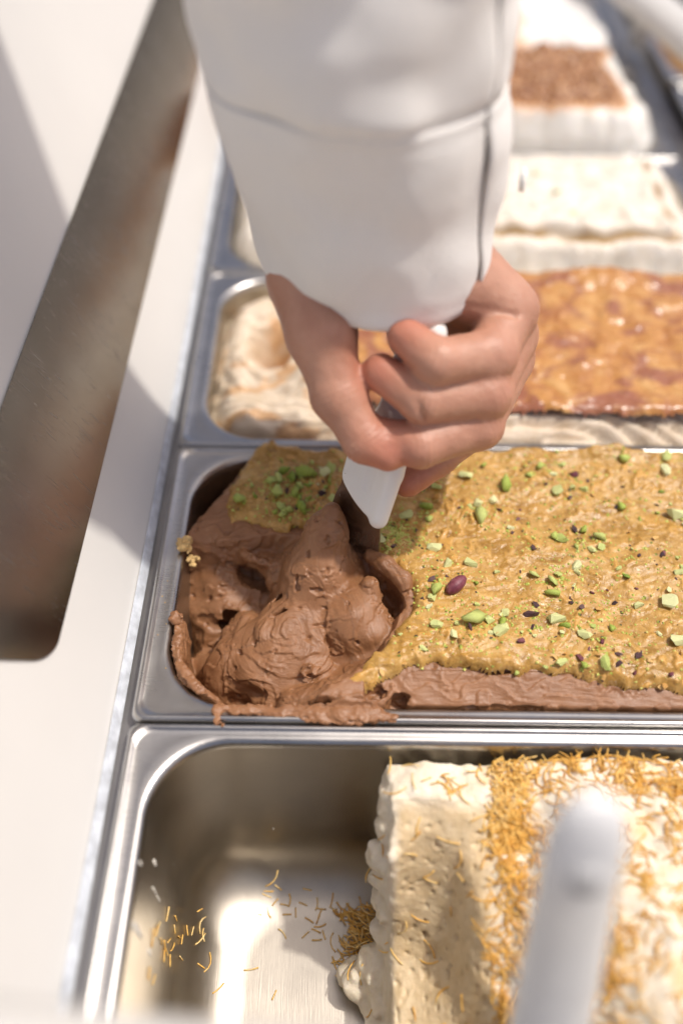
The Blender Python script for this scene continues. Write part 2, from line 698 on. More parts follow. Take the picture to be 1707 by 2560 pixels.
PASTE = [(0.043, 0.1585), (0.034, 0.140), (0.029, 0.120), (0.034, 0.1085), (0.046, 0.1075), (0.057, 0.104), (0.070, 0.1035), (0.080, 0.101), (0.092, 0.100), (0.103, 0.094),
         (0.108, 0.084), (0.121, 0.073), (0.1215, 0.060), (0.1165, 0.048), (0.109, 0.036), (0.100, 0.026), (0.090, 0.018), (0.077, 0.0125), (0.083, 0.0095), (0.098, 0.013),
         (0.112, 0.021), (0.131, 0.0262), (0.152, 0.0235), (0.178, 0.0232), (0.200, 0.020), (0.224, 0.0158), (0.26, 0.013), (0.349, 0.014), (0.349, 0.1585)]
BLOCK = [(0.038, 0.1575), (0.026, 0.128), (0.013, 0.108), (0.013, 0.098), (0.040, 0.098), (0.056, 0.101), (0.078, 0.097), (0.098, 0.094), (0.106, 0.084), (0.120, 0.070),
         (0.1195, 0.058), (0.1145, 0.046), (0.108, 0.034), (0.100, 0.024), (0.086, 0.0155), (0.079, 0.009), (0.110, 0.006), (0.349, 0.006), (0.349, 0.1575)]

h = 0.0007
fld = Field((0.008, -0.001, -0.064), (0.352, 0.166, 0.042), h)
gx, gy = np.meshgrid(fld.ax[0], fld.ax[1], indexing='ij')
bsd = poly_sd(gx, gy, BLOCK) + 0.0012 * fbm(gx * 150, gy * 150, 1.0, 2)
toph = top_height(gx, gy)
psd = pan_sd(gx, gy, 0, 0).astype(np.float32)


def block(X, Y, Z):
    drop = toph[:, :, None] - Z
    side = -bsd[:, :, None] - drop * 0.34
    d = np.maximum(-drop, side)
    front = (Z - 0.0042) * 0.93 + (0.026 - Y) * 0.34          # sloping cut face along the front
    front = np.where(X > 0.10, front, -1)
    d = np.maximum(d, front.astype(np.float32))
    return np.maximum(d, -(psd[:, :, None] - 0.0006)).astype(np.float32)


fld.op(block, k=0)
# the bottom of the scooped hollow
fld.op(lambda X, Y, Z: np.maximum(Z + 0.054 + 0.006 * noise3(X * 60, Y * 60, 0.5), -(psd[:, :, None] - 0.0004)), k=0.006)
# back-left corner has shrunk away from the steel: long smooth slope
cn = np.array((-0.74, 0.46, 0.49))
cn /= np.linalg.norm(cn)


def corner(X, Y, Z):
    d = (X - 0.0285) * cn[0] + (Y - 0.1335) * cn[1] + (Z + 0.001) * cn[2]
    return np.where(Y > 0.078, d, -0.02 + 0 * d).astype(np.float32)


fld.op(corner, (0.008, 0.078, -0.068), (0.09, 0.166, 0.046), 0.004, 'i')
# hollow under the curl and folds along the left
fld.chain([(0.013, 0.094, -0.034), (0.030, 0.091, -0.027), (0.050, 0.086, -0.030)], [0.011, 0.012, 0.009], 0.004)
fld.chain([(0.013, 0.083, -0.036), (0.032, 0.080, -0.030), (0.052, 0.074, -0.033)], [0.009, 0.010, 0.008], 0.003)
fld.chain([(0.013, 0.072, -0.046), (0.024, 0.071, -0.042), (0.036, 0.066, -0.044)], [0.010, 0.010, 0.008], 0.004)
fld.chain([(0.016, 0.060, -0.052), (0.030, 0.050, -0.046), (0.036, 0.036, -0.044)], [0.010, 0.011, 0.008], 0.004)
fld.ball((0.050, 0.090, -0.017), (0.013, 0.006, 0.007), (0.2, 0, -0.3), 0.003, 's', 0.002, 200)
# the curled lip with paste caught inside
fld.chain([(0.0405, 0.0995, -0.008), (0.0415, 0.0945, -0.0045), (0.0455, 0.0905, -0.003), (0.0520, 0.0880, -0.0035), (0.0585, 0.0862, -0.004), (0.0630, 0.0870, -0.003), (0.0650, 0.0905, -0.0015)],
          [0.003, 0.0022, 0.0019, 0.0017, 0.0018, 0.0022, 0.0016], 0.002)
fld.chain([(0.044, 0.096, -0.009), (0.052, 0.0925, -0.010), (0.060, 0.0905, -0.010)], [0.004, 0.005, 0.005], 0.003)
# pulled-up cone that sticks to the blade
fld.chain([(0.078, 0.074, -0.022), (0.0785, 0.079, 0.000), (0.0825, 0.089, 0.020), (0.0850, 0.0935, 0.0300)], [0.024, 0.016, 0.0095, 0.0045], 0.005)
fld.chain([(0.092, 0.083, -0.006), (0.0885, 0.089, 0.006)], [0.011, 0.006], 0.004)
fld.chain([(0.060, 0.085, -0.012), (0.072, 0.096, -0.002)], [0.008, 0.007], 0.004)
# great swirl in the middle, lying in overlapping folds
fld.ball((0.0530, 0.0290, -0.0375), (0.0300, 0.0185, 0.0160), (0.20, 0.10, -0.42), 0.0007, 'u', 0.0030, 55, 6)
fld.ball((0.0545, 0.0360, -0.0300), (0.0310, 0.0205, 0.0160), (0.22, 0.10, -0.40), 0.0006, 'u', 0.0030, 55, 5)
fld.ball((0.0630, 0.0430, -0.0205), (0.0275, 0.0235, 0.0160), (0.16, -0.02, -0.38), 0.0006, 'u', 0.0026, 60, 2)
fld.ball((0.0685, 0.0505, -0.0135), (0.0215, 0.0195, 0.0125), (0.20, 0.06, -0.2), 0.0008, 'u', 0.0026, 70, 3)
fld.ball((0.0760, 0.0370, -0.0165), (0.0140, 0.0105, 0.0090), (0.25, 0.1, 0.5), 0.0008, 'u', 0.0022, 80, 4)
fld.ball((0.0450, 0.0570, -0.0270), (0.0130, 0.0150, 0.0140), (0, 0.2, 0.3), 0.0020, 'u', 0.0025, 80, 7)
fld.chain([(0.0690, 0.0570, -0.0160), (0.0760, 0.0710, -0.0080)], [0.0140, 0.0150], 0.005)
fld.ball((0.0660, 0.0365, -0.0035), (0.0032, 0.0017, 0.0030), (0, 0, 0.2), 0.0008, 's')
fld.ball((0.0605, 0.0570, -0.0020), (0.0070, 0.0013, 0.0030), (0, 0, 0.2), 0.0008, 's', 0.001, 300)
fld.ball((0.0760, 0.0300, -0.0075), (0.0042, 0.0030, 0.0030), (0.3, 0, 0.3), 0.0008, 'u', 0.0025, 320, 2)
# deep gaps between the folds and along the steel
fld.ball((0.0410, 0.0215, -0.0200), (0.0170, 0.0065, 0.0170), (0, 0, -0.42), 0.0015, 's', 0.0040, 110, 21)
fld.ball((0.0360, 0.0735, -0.0330), (0.0120, 0.0055, 0.0100), (0.2, 0, -0.25), 0.0015, 's', 0.0040, 110, 22)
fld.ball((0.0500, 0.0900, -0.0180), (0.0135, 0.0050, 0.0075), (0.2, 0, -0.3), 0.0012, 's', 0.0030, 150, 23)
fld.ball((0.0165, 0.0620, -0.0250), (0.0045, 0.0100, 0.0260), (0, 0.1, 0), 0.0015, 's', 0.0030, 130, 24)
fld.ball((0.0880, 0.0400, -0.0100), (0.0030, 0.0100, 0.0090), (0, 0, 0.55), 0.0010, 's', 0.0020, 150, 25)
fld.ball((0.0640, 0.0690, -0.0080), (0.0080, 0.0025, 0.0070), (0, 0, 0.5), 0.0010, 's', 0.0020, 150, 26)
# right mound, pushed up by the blade
fld.ball((0.0960, 0.0605, -0.0135), (0.0200, 0.0215, 0.0205), (0.15, 0.10, 0.25), 0.0030, 'u', 0.0012, 80, 8)
fld.ball((0.1050, 0.0510, -0.0090), (0.0120, 0.0100, 0.0095), (0.1, 0.2, 0.4), 0.0022, 'u', 0.001, 90, 9)
fld.ball((0.0900, 0.0480, -0.0200), (0.0130, 0.0110, 0.0110), (0, 0, 0.3), 0.0020, 'u', 0.001, 90, 10)
fld.chain([(0.1035, 0.0685, 0.0060), (0.1050, 0.0610, 0.0000), (0.1065, 0.0560, -0.0030)], [0.0045, 0.0038, 0.0026], 0.0015)
# ragged lip of the block behind and right of the blade
fld.chain([(0.1040, 0.0860, 0.0060), (0.1110, 0.0790, 0.0085), (0.1190, 0.0705, 0.0075), (0.1215, 0.0640, 0.0045)], [0.0035, 0.0042, 0.0040, 0.0028], 0.002)
fld.ball((0.1140, 0.0650, -0.0045), (0.0050, 0.0085, 0.0110), (0.1, 0.1, 0.35), 0.0015, 's', 0.002, 220, 3)
# front-left: sheet left standing against the steel


def shell(X, Y, Z):
    n = noise3(X * 90, Y * 90, Z * 60)
    th = 0.0042 + 0.0022 * n
    topl = 0.0 - 0.010 * smoothstep(0.030, 0.044, X) - 0.0035 * smoothstep(0.046, 0.054, Y) + 0.0018 * noise3(X * 160, Y * 160, 2.0)
    d = np.maximum(psd[:shell.nx, :shell.ny, None] - th, Z - topl)
    d = np.maximum(d, -(psd[:shell.nx, :shell.ny, None] - 0.0004))
    d = np.maximum(d, np.maximum(X - 0.060, Y - 0.0555 + 0.002 * n))
    return d.astype(np.float32)


shell.ny = len(range(0, int(math.ceil((0.060 - fld.lo[1]) / h) + 1)))
shell.nx = min(len(fld.ax[0]), int(math.ceil((0.066 - fld.lo[0]) / h) + 1))
fld.op(shell, (-1, -1, -1), (0.066, 0.060, 0.05), 0.0015)
fld.ball((0.0135, 0.0525, 0.0000), (0.0030, 0.0024, 0.0022), None, 0.001, 'u', 0.0022, 330, 4)
# ramp of broken edge running down towards the front rim
fld.chain([(0.118, 0.030, -0.0085), (0.104, 0.0230, -0.0095), (0.088, 0.0165, -0.0120), (0.070, 0.0160, -0.0170)], [0.0110, 0.0105, 0.0100, 0.0090], 0.003)
fld.chain([(0.060, 0.0180, -0.026), (0.082, 0.0230, -0.021), (0.104, 0.0320, -0.014)], [0.008, 0.008, 0.007], 0.003)
fld.chain([(0.092, 0.033, -0.020), (0.108, 0.042, -0.013)], [0.007, 0.006], 0.003)
# cracks in the front face
fld.ball((0.1150, 0.0120, -0.0050), (0.0060, 0.0042, 0.0060), (0, 0, 0.5), 0.001, 's', 0.002, 250, 1)
fld.ball((0.1060, 0.0150, -0.0010), (0.0045, 0.0022, 0.0035), (0, 0, 0.2), 0.001, 's', 0.002, 250, 2)
fld.ball((0.1620, 0.0075, -0.0040), (0.0230, 0.0040, 0.0024), (0.2, 0, -0.02), 0.0008, 's', 0.0015, 120, 3)
fld.ball((0.1600, 0.0245, 0.0035), (0.0052, 0.0012, 0.0016), None, 0.0006, 's', 0.0006, 200, 4)
fld.ball((0.1850, 0.0120, 0.0002), (0.0110, 0.0011, 0.0012), (0, 0, -0.10), 0.0006, 's', 0.0006, 200, 6)
# smear left lying on the front rim
fld.chain([(0.036, 0.0062, -0.0015), (0.050, 0.0058, -0.0008), (0.066, 0.0050, -0.0004), (0.080, 0.0050, 0.0004), (0.092, 0.0048, 0.0014), (0.102, 0.0046, 0.0016), (0.1125, 0.0024, 0.0004)],
          [0.0020, 0.0024, 0.0026, 0.0030, 0.0046, 0.0042, 0.0020], 0.002)
fld.chain([(0.0365, 0.0050, -0.0010), (0.0375, 0.0005, -0.0008)], [0.0022, 0.0016], 0.001)
fld.chain([(0.072, 0.0030, -0.0004), (0.086, 0.0005, 0.0), (0.099, 0.0010, 0.0002)], [0.0012, 0.0017, 0.0013], 0.001)
# keep clear of the blade's front
V, Q = fld.surface()
V = relax(V, Q, 2, 0.5)
N = normals(V, Q)
x, y, z = V[:, 0], V[:, 1], V[:, 2]
scoop = smoothstep(0.004, -0.002, poly_sd(x, y, PASTE))
# drag marks of the spatula (kept as two coordinates, across and along the stroke, for the finest grain): rings round the swirl, lines down the right mound, strokes elsewhere
dx_, dy_ = x - 0.0655, y - 0.0440
r = np.hypot(dx_ * 0.95, dy_ * 1.05) - z * 0.55
an = np.arctan2(dy_, dx_)
sw = smoothstep(0.034, 0.026, np.hypot(dx_, dy_)) * smoothstep(-0.045, -0.03, z)
wr = fbm(x * 55, y * 55, z * 55, 2)
w2 = fbm(x * 120 + 4, y * 120, z * 120, 2)


def layers(c, along):
    """Overlapping sheets: each rises slowly and ends in a torn lip; finer drag lines on top."""
    c1 = c * 120 + 1.3 * wr + 0.25 * w2
    f1 = c1 - np.floor(c1)
    amp = 0.35 + 0.65 * smoothstep(-0.2, 0.35, noise3(np.floor(c1) * 3.7, along * 1.1, 2.0))
    c2 = c * 430 + 2.1 * wr + 0.5 * w2
    f2_ = c2 - np.floor(c2)
    return amp * (f1 ** 1.4 - 0.5) * 1.1 + 0.24 * (f2_ - 0.5) * (0.5 + noise3(np.floor(c2) * 1.7, along * 1.6, 5.0)) + 0.15 * noise3(c * 780 + 2 * wr, along * 1.5, 8.0)


rings = layers(r + an * 0.0030, an * 1.0)
rm = smoothstep(0.028, 0.018, np.hypot(x - 0.097, y - 0.060)) * (1 - 0.7 * sw)
lines = layers(x * 0.95 + y * 0.30, (y - z) * 24)
strokes = layers(y * 0.8 - z * 0.75, x * 26)
facem = smoothstep(0.028, 0.020, y) * smoothstep(0.11, 0.125, x)
fstroke = layers((y - z * 0.6) * 1.0 + x * 0.06, x * 16)
crum = smoothstep(0.15, 0.55, fbm(x * 75 + 9, y * 75, z * 75, 2))


disp = sw * 0.00125 * rings + rm * 0.0012 * lines + np.clip(1 - sw - rm, 0, 1) * (1 - facem) * scoop * 0.0013 * strokes + facem * 0.0010 * fstroke
disp += scoop * crum * 0.0007 * fbm(x * 520, y * 520, z * 520, 2)
disp += scoop * 0.00007 * noise3(x * 1500, y * 1500, z * 1500)
disp += -0.0016 * scoop * smoothstep(0.52, 0.66, fbm(x * 210, y * 210, z * 210 + 4, 1)) * (1 - facem)
rimz = smoothstep(0.0090, 0.0075, y) * smoothstep(-0.006, -0.003, z) * smoothstep(0.124, 0.116, x)
rimz = np.maximum(rimz, smoothstep(0.058, 0.054, y) * smoothstep(-0.008, -0.002, z) * smoothstep(0.034, 0.030, x))
disp = disp + rimz * (0.0013 * fbm(x * 210, y * 210, z * 210, 3) + 0.0004 * noise3(x * 800, y * 800, z * 800))
V = V + N * disp[:, None]
flat_ = smoothstep(0.0085, 0.0070, y) * smoothstep(-0.004, -0.002, z) * smoothstep(0.124, 0.116, x)
V[:, 2] -= flat_ * np.clip(V[:, 2] + 0.0004, 0, 1) * 0.55
choc = thing('chocolate_gelato', (0.18, 0.083, -0.06), 'half scooped chocolate gelato under a golden pistachio paste layer', 'gelato')
m, nt, pb = nodes_of('chocolate_gelato')
b = NB(nt)
v = b.coords()
f = b.noise(v, 70, 5, 0.6, 0.6)
f2 = b.noise(v, 900, 4, 0.6)
c = b.ramp(f, [(0.25, (0.220, 0.097, 0.041)), (0.55, (0.290, 0.136, 0.061)), (0.8, (0.35, 0.172, 0.084))])
b.link(c, pb.inputs['Base Color'])
b.link(b.ramp(f, [(0.3, 0.34), (0.7, 0.52)]), pb.inputs['Roughness'])
pb.inputs['Specular IOR Level'].default_value = 0.5
pb.inputs['Subsurface Weight'].default_value = 0.12
pb.inputs['Subsurface Radius'].default_value = (1.0, 0.5, 0.3)
pb.inputs['Subsurface Scale'].default_value = 0.0015
cx_ = b.n('ShaderNodeCombineXYZ')
b.link(b.attr('across'), cx_.inputs[0])
b.link(b.attr('along'), cx_.inputs[1])
g1 = b.noise(cx_.outputs[0], 1.0, 5, 0.7, 0.3)
b.link(b.bump(b.math('ADD', b.math('MULTIPLY', g1, 1.2), b.math('MULTIPLY', f2, 0.5)), 0.00028), pb.inputs['Normal'])
M['choc'] = m
across = np.where(sw > 0.5, r * 900 + an * 1.5 + 2 * wr, np.where(rm > 0.5, (x * 0.95 + y * 0.3) * 900 + 2 * wr, np.where(facem > 0.5, (y - z * 0.6) * 800 + x * 25 + wr, (y * 0.8 - z * 0.75) * 800 + 2 * wr)))
along = np.where(sw > 0.5, an * 3.0, np.where(rm > 0.5, (y - z) * 70, x * 70))
put('gelato_body', mesh_np('chocolate_body', shift(V, choc), Q, attrs={'across': across, 'along': along}), M['choc'], choc)
CHOC_V = V

# pistachio paste layer
hx = 0.0007
xs = np.arange(0.024, 0.350, hx)
ys = np.arange(0.006, 0.1625, hx)
px, py = np.meshgrid(xs, ys, indexing='ij')
sd = poly_sd(px, py, PASTE) + 0.0024 * fbm(px * 100, py * 100, 2.5, 2) 
bulge = np.exp(-((px - 0.229) / 0.016) ** 2) * 0.006 + np.exp(-((px - 0.183) / 0.010) ** 2) * 0.003 + np.exp(-((px - 0.055) / 0.02) ** 2) * 0.004
back = smoothstep(0.146, 0.158, py) * bulge


def paste_z(px, py, sd):
    th = 0.0048 * np.sqrt(np.clip(sd / 0.0042, 0, 1))
    wx = px + 0.004 * noise3(px * 60, py * 60, 4.0)
    wy = py + 0.004 * noise3(px * 60, py * 60, 9.0)
    lump = 0.0008 * fbm(wx * 60, wy * 70, 3.3, 3)
    drag = 0.0005 * np.abs(noise3(wx * 60, wy * 260, 6.0))
    chunk = smoothstep(0.18, 0.5, fbm(wx * 190, wy * 210, 5.5, 2)) * (0.35 + 0.65 * smoothstep(-0.1, 0.4, noise3(px * 32, py * 32, 1.0)))
    edge = smoothstep(0.010, 0.0, sd)
    crag = 0.0009 * np.clip(fbm(wx * 260, wy * 260, 7.7, 2), -0.3, 1) * (0.35 + edge)
    return th + lump + 0.9 * drag + 0.0014 * chunk + 0.6 * crag * smoothstep(0, 0.001, sd), chunk


pz, chunk = paste_z(px, py, sd)
zz = top_height(px, py) - 0.0010 + pz + back
zz = zz - 0.0022 * smoothstep(0.0012, 0.0, sd)
left = smoothstep(0.05, 0.03, px) * 0.0015
zz = zz - left
ramp_dz = smoothstep(0.034, 0.012, py) * smoothstep(0.118, 0.085, px)
zz = zz - ramp_dz * 0.0085
front_dz = smoothstep(0.0, 0.0045, 0.0275 - py) * smoothstep(0.118, 0.135, px)
zz = zz - front_dz * np.clip((0.026 - py) * 0.34, 0, 0.004)
keep = sd > 0
ok = keep[:-1, :-1] & keep[1:, :-1] & keep[1:, 1:] & keep[:-1, 1:]
idn = np.arange(px.size).reshape(px.shape)
Qp = np.stack([idn[:-1, :-1][ok], idn[1:, :-1][ok], idn[1:, 1:][ok], idn[:-1, 1:][ok]], 1)
used = np.unique(Qp)
remap = np.full(px.size, -1)
remap[used] = np.arange(len(used))
Vp = np.stack([px.ravel()[used], py.ravel()[used], zz.ravel()[used]], 1)
# small sideways crumple so that edges fold over
Vp[:, 0] += 0.0013 * fbm(Vp[:, 0] * 110, Vp[:, 1] * 110, 1.5, 2)
Vp[:, 1] += 0.0013 * fbm(Vp[:, 0] * 110, Vp[:, 1] * 110, 8.5, 2)
m, nt, pb = nodes_of('pistachio_paste')
b = NB(nt)
v = b.coords()
fine = b.noise(v, 300, 5, 0.6, 0.6)
mid = b.noise(v, 75, 5, 0.65, 0.9)
spk = b.noise(v, 1500, 2, 0.5)
c1 = b.ramp(mid, [(0.30, (0.27, 0.138, 0.024)), (0.5, (0.41, 0.225, 0.050)), (0.72, (0.55, 0.335, 0.100))])
c2 = b.mix(b.ramp(fine, [(0.52, 0.0), (0.70, 0.75)]), c1, (0.68, 0.43, 0.15))
big = b.noise(v, 22, 3, 0.6, 0.6)
c2 = b.mix(b.ramp(big, [(0.48, 0.0), (0.66, 0.45)]), c2, (0.60, 0.37, 0.12))
c3 = b.mix(b.math('MULTIPLY', b.attr('chunk'), 0.6), c2, (0.66, 0.36, 0.085))
c4 = b.mix(b.ramp(spk, [(0.66, 0.0), (0.72, 0.55)]), c3, (0.36, 0.33, 0.05))
c5 = b.mix(b.ramp(fine, [(0.26, 0.75), (0.42, 0.0)]), c4, (0.17, 0.075, 0.010))
b.link(c5, pb.inputs['Base Color'])
b.link(b.ramp(mid, [(0.3, 0.20), (0.7, 0.40)]), pb.inputs['Roughness'])
pb.inputs['Subsurface Weight'].default_value = 0.1
pb.inputs['Subsurface Radius'].default_value = (1.0, 0.6, 0.2)
pb.inputs['Subsurface Scale'].default_value = 0.0012
b.link(b.bump(b.math('ADD', b.math('ADD', fine, b.math('MULTIPLY', mid, 0.9)), b.math('MULTIPLY', spk, 0.15)), 0.0006), pb.inputs['Normal'])
M['paste'] = m
paste = put('pistachio_paste', mesh_np('pistachio_paste', shift(Vp, choc), remap[Qp], attrs={'chunk': chunk.ravel()[used]}), M['paste'], choc)
PZ = zz


def paste_top(x, y):
    i = int(round((x - xs[0]) / hx))
    j = int(round((y - ys[0]) / hx))
    i = min(max(i, 0), len(xs) - 1)
    j = min(max(j, 0), len(ys) - 1)
    return float(zz[i, j]), bool(keep[i, j])


# chopped pistachios
def hull(name, n, sx, sy, sz, seed, cut=0.0):
    import bmesh
    r = np.random.default_rng(seed)
    q = r.normal(size=(n, 3))
    q /= np.linalg.norm(q, axis=1, keepdims=True)
    q *= (0.8 + 0.3 * r.random((n, 1))) * np.array((sx, sy, sz)) * 0.5
    if cut:
        q[:, 2] = np.clip(q[:, 2], -cut * sz, cut * sz)
    bm = bmesh.new()
    for c in q:
        bm.verts.new(c)
    res = bmesh.ops.convex_hull(bm, input=bm.verts)
    dead = [g for g in res['geom_interior'] + res['geom_unused'] if isinstance(g, bmesh.types.BMVert)]
    bmesh.ops.delete(bm, geom=list(set(dead)), context='VERTS')
    bmesh.ops.recalc_face_normals(bm, faces=bm.faces)
    me = bpy.data.meshes.new(name)
    bm.to_mesh(me)
    bm.free()
    return me


def nutmat(name, cols, rough, scale, bump=0.0):
    m, nt, pb = nodes_of(name)
    b = NB(nt)
    oi = b.n('ShaderNodeObjectInfo')
    v = b.coords()
    x = b.n('ShaderNodeVectorMath', operation='ADD')
    b.link(v, x.inputs[0])
    cmb = b.n('ShaderNodeCombineXYZ')
    b.link(b.math('MULTIPLY', oi.outputs['Random'], 3.0), cmb.inputs[0])
    b.link(cmb.outputs[0], x.inputs[1])
    f = b.noise(x.outputs[0], scale, 3, 0.6)
    f = b.math('ADD', f, b.math('MULTIPLY', b.math('SUBTRACT', oi.outputs['Random'], 0.5), 0.35))
    b.link(b.ramp(f, cols), pb.inputs['Base Color'])
    pb.inputs['Roughness'].default_value = rough
    if bump:
        b.link(b.bump(b.noise(v, scale * 3, 3), bump), pb.inputs['Normal'])
    return m


M['green'] = nutmat('pistachio_green', [(0.25, (0.14, 0.23, 0.018)), (0.5, (0.40, 0.50, 0.07)), (0.75, (0.64, 0.68, 0.26))], 0.5, 500, 0.0002)
M['pale'] = nutmat('pistachio_pale', [(0.25, (0.36, 0.46, 0.07)), (0.5, (0.62, 0.66, 0.25)), (0.72, (0.78, 0.77, 0.46))], 0.5, 420, 0.0002)
M['skin'] = nutmat('pistachio_skin', [(0.3, (0.030, 0.014, 0.020)), (0.55, (0.075, 0.026, 0.034)), (0.8, (0.20, 0.12, 0.10))], 0.5, 380, 0.0002)
M['red'] = nutmat('pistachio_red_skin', [(0.3, (0.12, 0.018, 0.035)), (0.6, (0.22, 0.06, 0.08)), (0.8, (0.45, 0.30, 0.27))], 0.5, 330, 0.0002)
KIND = {'g': ('green', [hull('pistachio_piece', 13, 1.0, .72, .6, s) for s in range(5)]),
        'p': ('pale', [hull('pistachio_piece', 13, 1.0, .8, .5, 20 + s, 0.36) for s in range(5)]),
        'd': ('skin', [hull('nut_skin_flake', 11, 1.0, .6, .35, 40 + s) for s in range(4)]),
        'r': ('red', [hull('nut_skin_flake', 11, 1.0, .6, .32, 60 + s) for s in range(3)])}
for kk, (mn, meshes) in KIND.items():
    for me in meshes:
        me.materials.append(M[mn])
        if kk in 'gr':
            me.polygons.foreach_set('use_smooth', [True] * len(me.polygons))
CO = np.array(choc.location)


def nut(x, y, size, kind, sink=0.20):
    z0, on = paste_top(x, y)
    if not on:
        return
    mn, meshes = KIND[kind]
    me = random.choice(meshes)
    s = size * 0.001 * (1.22 if kind != 'd' else 1.0)
    flat = {'g': .6, 'p': .5, 'd': .35, 'r': .32}[kind]
    o = put('pistachio_piece' if kind in 'gp' else 'nut_skin_flake', me, None, paste, (x - CO[0], y - CO[1], z0 - CO[2] + s * flat * (0.5 - sink)),
            (random.uniform(-.5, .5), random.uniform(-.5, .5), random.uniform(0, 6.28)), s)


PIST = [(0.1646,0.1437,4.6,'g'),(0.1543,0.1378,7.1,'p'),(0.1384,0.1301,6.1,'p'),(0.1743,0.1298,7.6,'g'),(0.1869,0.1371,4.1,'g'),(0.1937,0.1435,5.2,'g'),(0.2052,0.1456,4.7,'p'),(0.1999,0.1384,4.1,'p'),(0.2006,0.1264,6.0,'p'),(0.2103,0.139,6.1,'r'),(0.1839,0.1416,2.6,'d'),(0.1953,0.1313,4.1,'d'),(0.2383,0.1475,6.7,'g'),(0.258,0.1401,6.2,'p'),(0.2616,0.1512,6.3,'p'),(0.2087,0.1296,4.5,'p'),(0.2142,0.129,5.1,'p'),(0.1673,0.1212,6.0,'p'),(0.159,0.1184,6.5,'p'),(0.1328,0.1161,6.4,'g'),(0.1547,0.1153,4.4,'p'),(0.169,0.1147,4.9,'d'),(0.206,0.122,4.0,'d'),(0.2317,0.1177,6.0,'g'),(0.2292,0.1176,3.5,'d'),(0.1223,0.1107,6.9,'p'),(0.1222,0.1076,2.9,'d'),(0.1334,0.1074,4.4,'g'),(0.1591,0.1092,8.8,'g'),(0.1493,0.1156,3.0,'d'),(0.2586,0.1132,9.9,'p'),(0.2056,0.1025,5.8,'d'),(0.2105,0.1026,6.3,'g'),(0.1735,0.1031,3.9,'p'),(0.1747,0.1006,2.4,'d'),(0.2168,0.0973,6.3,'g'),(0.1972,0.0957,7.2,'p'),(0.1941,0.0973,4.8,'g'),(0.1091,0.094,5.7,'p'),(0.1147,0.0902,4.8,'d'),(0.1352,0.0906,6.7,'p'),(0.1828,0.089,4.3,'d'),(0.204,0.0904,4.3,'g'),(0.2115,0.0896,4.3,'p'),(0.2161,0.0911,4.3,'p'),(0.2336,0.0854,3.3,'d'),(0.2447,0.086,4.3,'d'),(0.1401,0.0793,6.1,'p'),(0.1512,0.0795,7.0,'p'),(0.2021,0.0792,5.6,'p'),(0.2021,0.0755,3.7,'p'),(0.1811,0.0736,5.1,'g'),(0.1923,0.074,4.2,'p'),(0.2249,0.0734,3.7,'g'),(0.1324,0.0695,5.5,'d'),(0.1893,0.0697,5.5,'g'),(0.1333,0.0625,6.8,'g'),(0.1322,0.0589,5.4,'p'),(0.1883,0.0629,6.9,'g'),(0.1531,0.0679,2.8,'g'),(0.1796,0.0563,5.0,'d'),(0.1979,0.0653,3.2,'d'),(0.1963,0.0585,4.1,'d'),(0.2004,0.0548,5.0,'d'),(0.2166,0.0586,5.0,'d'),(0.2274,0.0569,5.0,'p'),(0.2412,0.0587,8.2,'p'),(0.2502,0.0754,5.6,'p'),(0.152,0.0555,2.7,'p'),(0.1419,0.0452,4.0,'p'),(0.1494,0.0472,10.2,'g'),(0.1572,0.0467,5.3,'p'),(0.1624,0.0455,5.3,'g'),(0.1325,0.0442,5.3,'p'),(0.1475,0.0423,4.4,'d'),(0.157,0.0402,3.1,'p'),(0.1612,0.041,7.1,'p'),(0.1765,0.0442,4.0,'d'),(0.1765,0.0509,9.0,'d'),(0.1878,0.0483,8.5,'p'),(0.1911,0.0451,4.9,'g'),(0.165,0.052,4.5,'p'),(0.1991,0.0409,6.2,'p'),(0.2126,0.0444,4.0,'g'),(0.2043,0.0451,2.7,'p'),(0.2404,0.0373,7.5,'p'),(0.1401,0.0389,5.3,'p'),(0.1483,0.0369,2.6,'d'),(0.1697,0.0362,4.8,'r'),(0.1259,0.0323,3.9,'p'),(0.2124,0.0303,4.3,'d'),(0.2221,0.0307,5.6,'d'),(0.2067,0.0368,3.1,'r'),(0.1865,0.0264,5.2,'p'),(0.1799,0.0251,3.0,'p'),(0.1965,0.0248,3.9,'g'),(0.2057,0.0257,6.5,'p'),(0.2118,0.0253,5.2,'d'),(0.1952,0.029,5.2,'r'),(0.1671,0.0226,3.0,'g'),(0.1742,0.0203,4.3,'d'),(0.219,0.0224,3.0,'r'),(0.2349,0.0221,3.9,'r'),(0.1432,0.0655,11.5,'n'),(0.0711,0.1368,7.9,'g'),(0.0573,0.1333,4.6,'g'),(0.0532,0.1314,4.6,'g'),(0.0642,0.1341,4.6,'g'),(0.0599,0.1379,4.7,'g'),(0.0814,0.137,4.7,'p'),(0.0841,0.1416,4.7,'p'),(0.0681,0.1288,3.7,'g'),(0.0573,0.124,5.9,'g'),(0.0618,0.1259,3.7,'d'),(0.066,0.1242,4.1,'g'),(0.0792,0.1247,4.6,'d'),(0.0375,0.1205,5.5,'g'),(0.046,0.1213,2.3,'g'),(0.0595,0.1155,4.1,'g'),(0.0628,0.1126,4.1,'g'),(0.0699,0.1137,5.4,'g'),(0.0399,0.1068,2.7,'g'),(0.0354,0.1067,1.8,'g'),(0.0672,0.1145,2.7,'d'),(0.0566,0.1113,2.7,'g'),(0.0606,0.1102,3.6,'g'),(0.0852,0.1197,3.6,'p')]
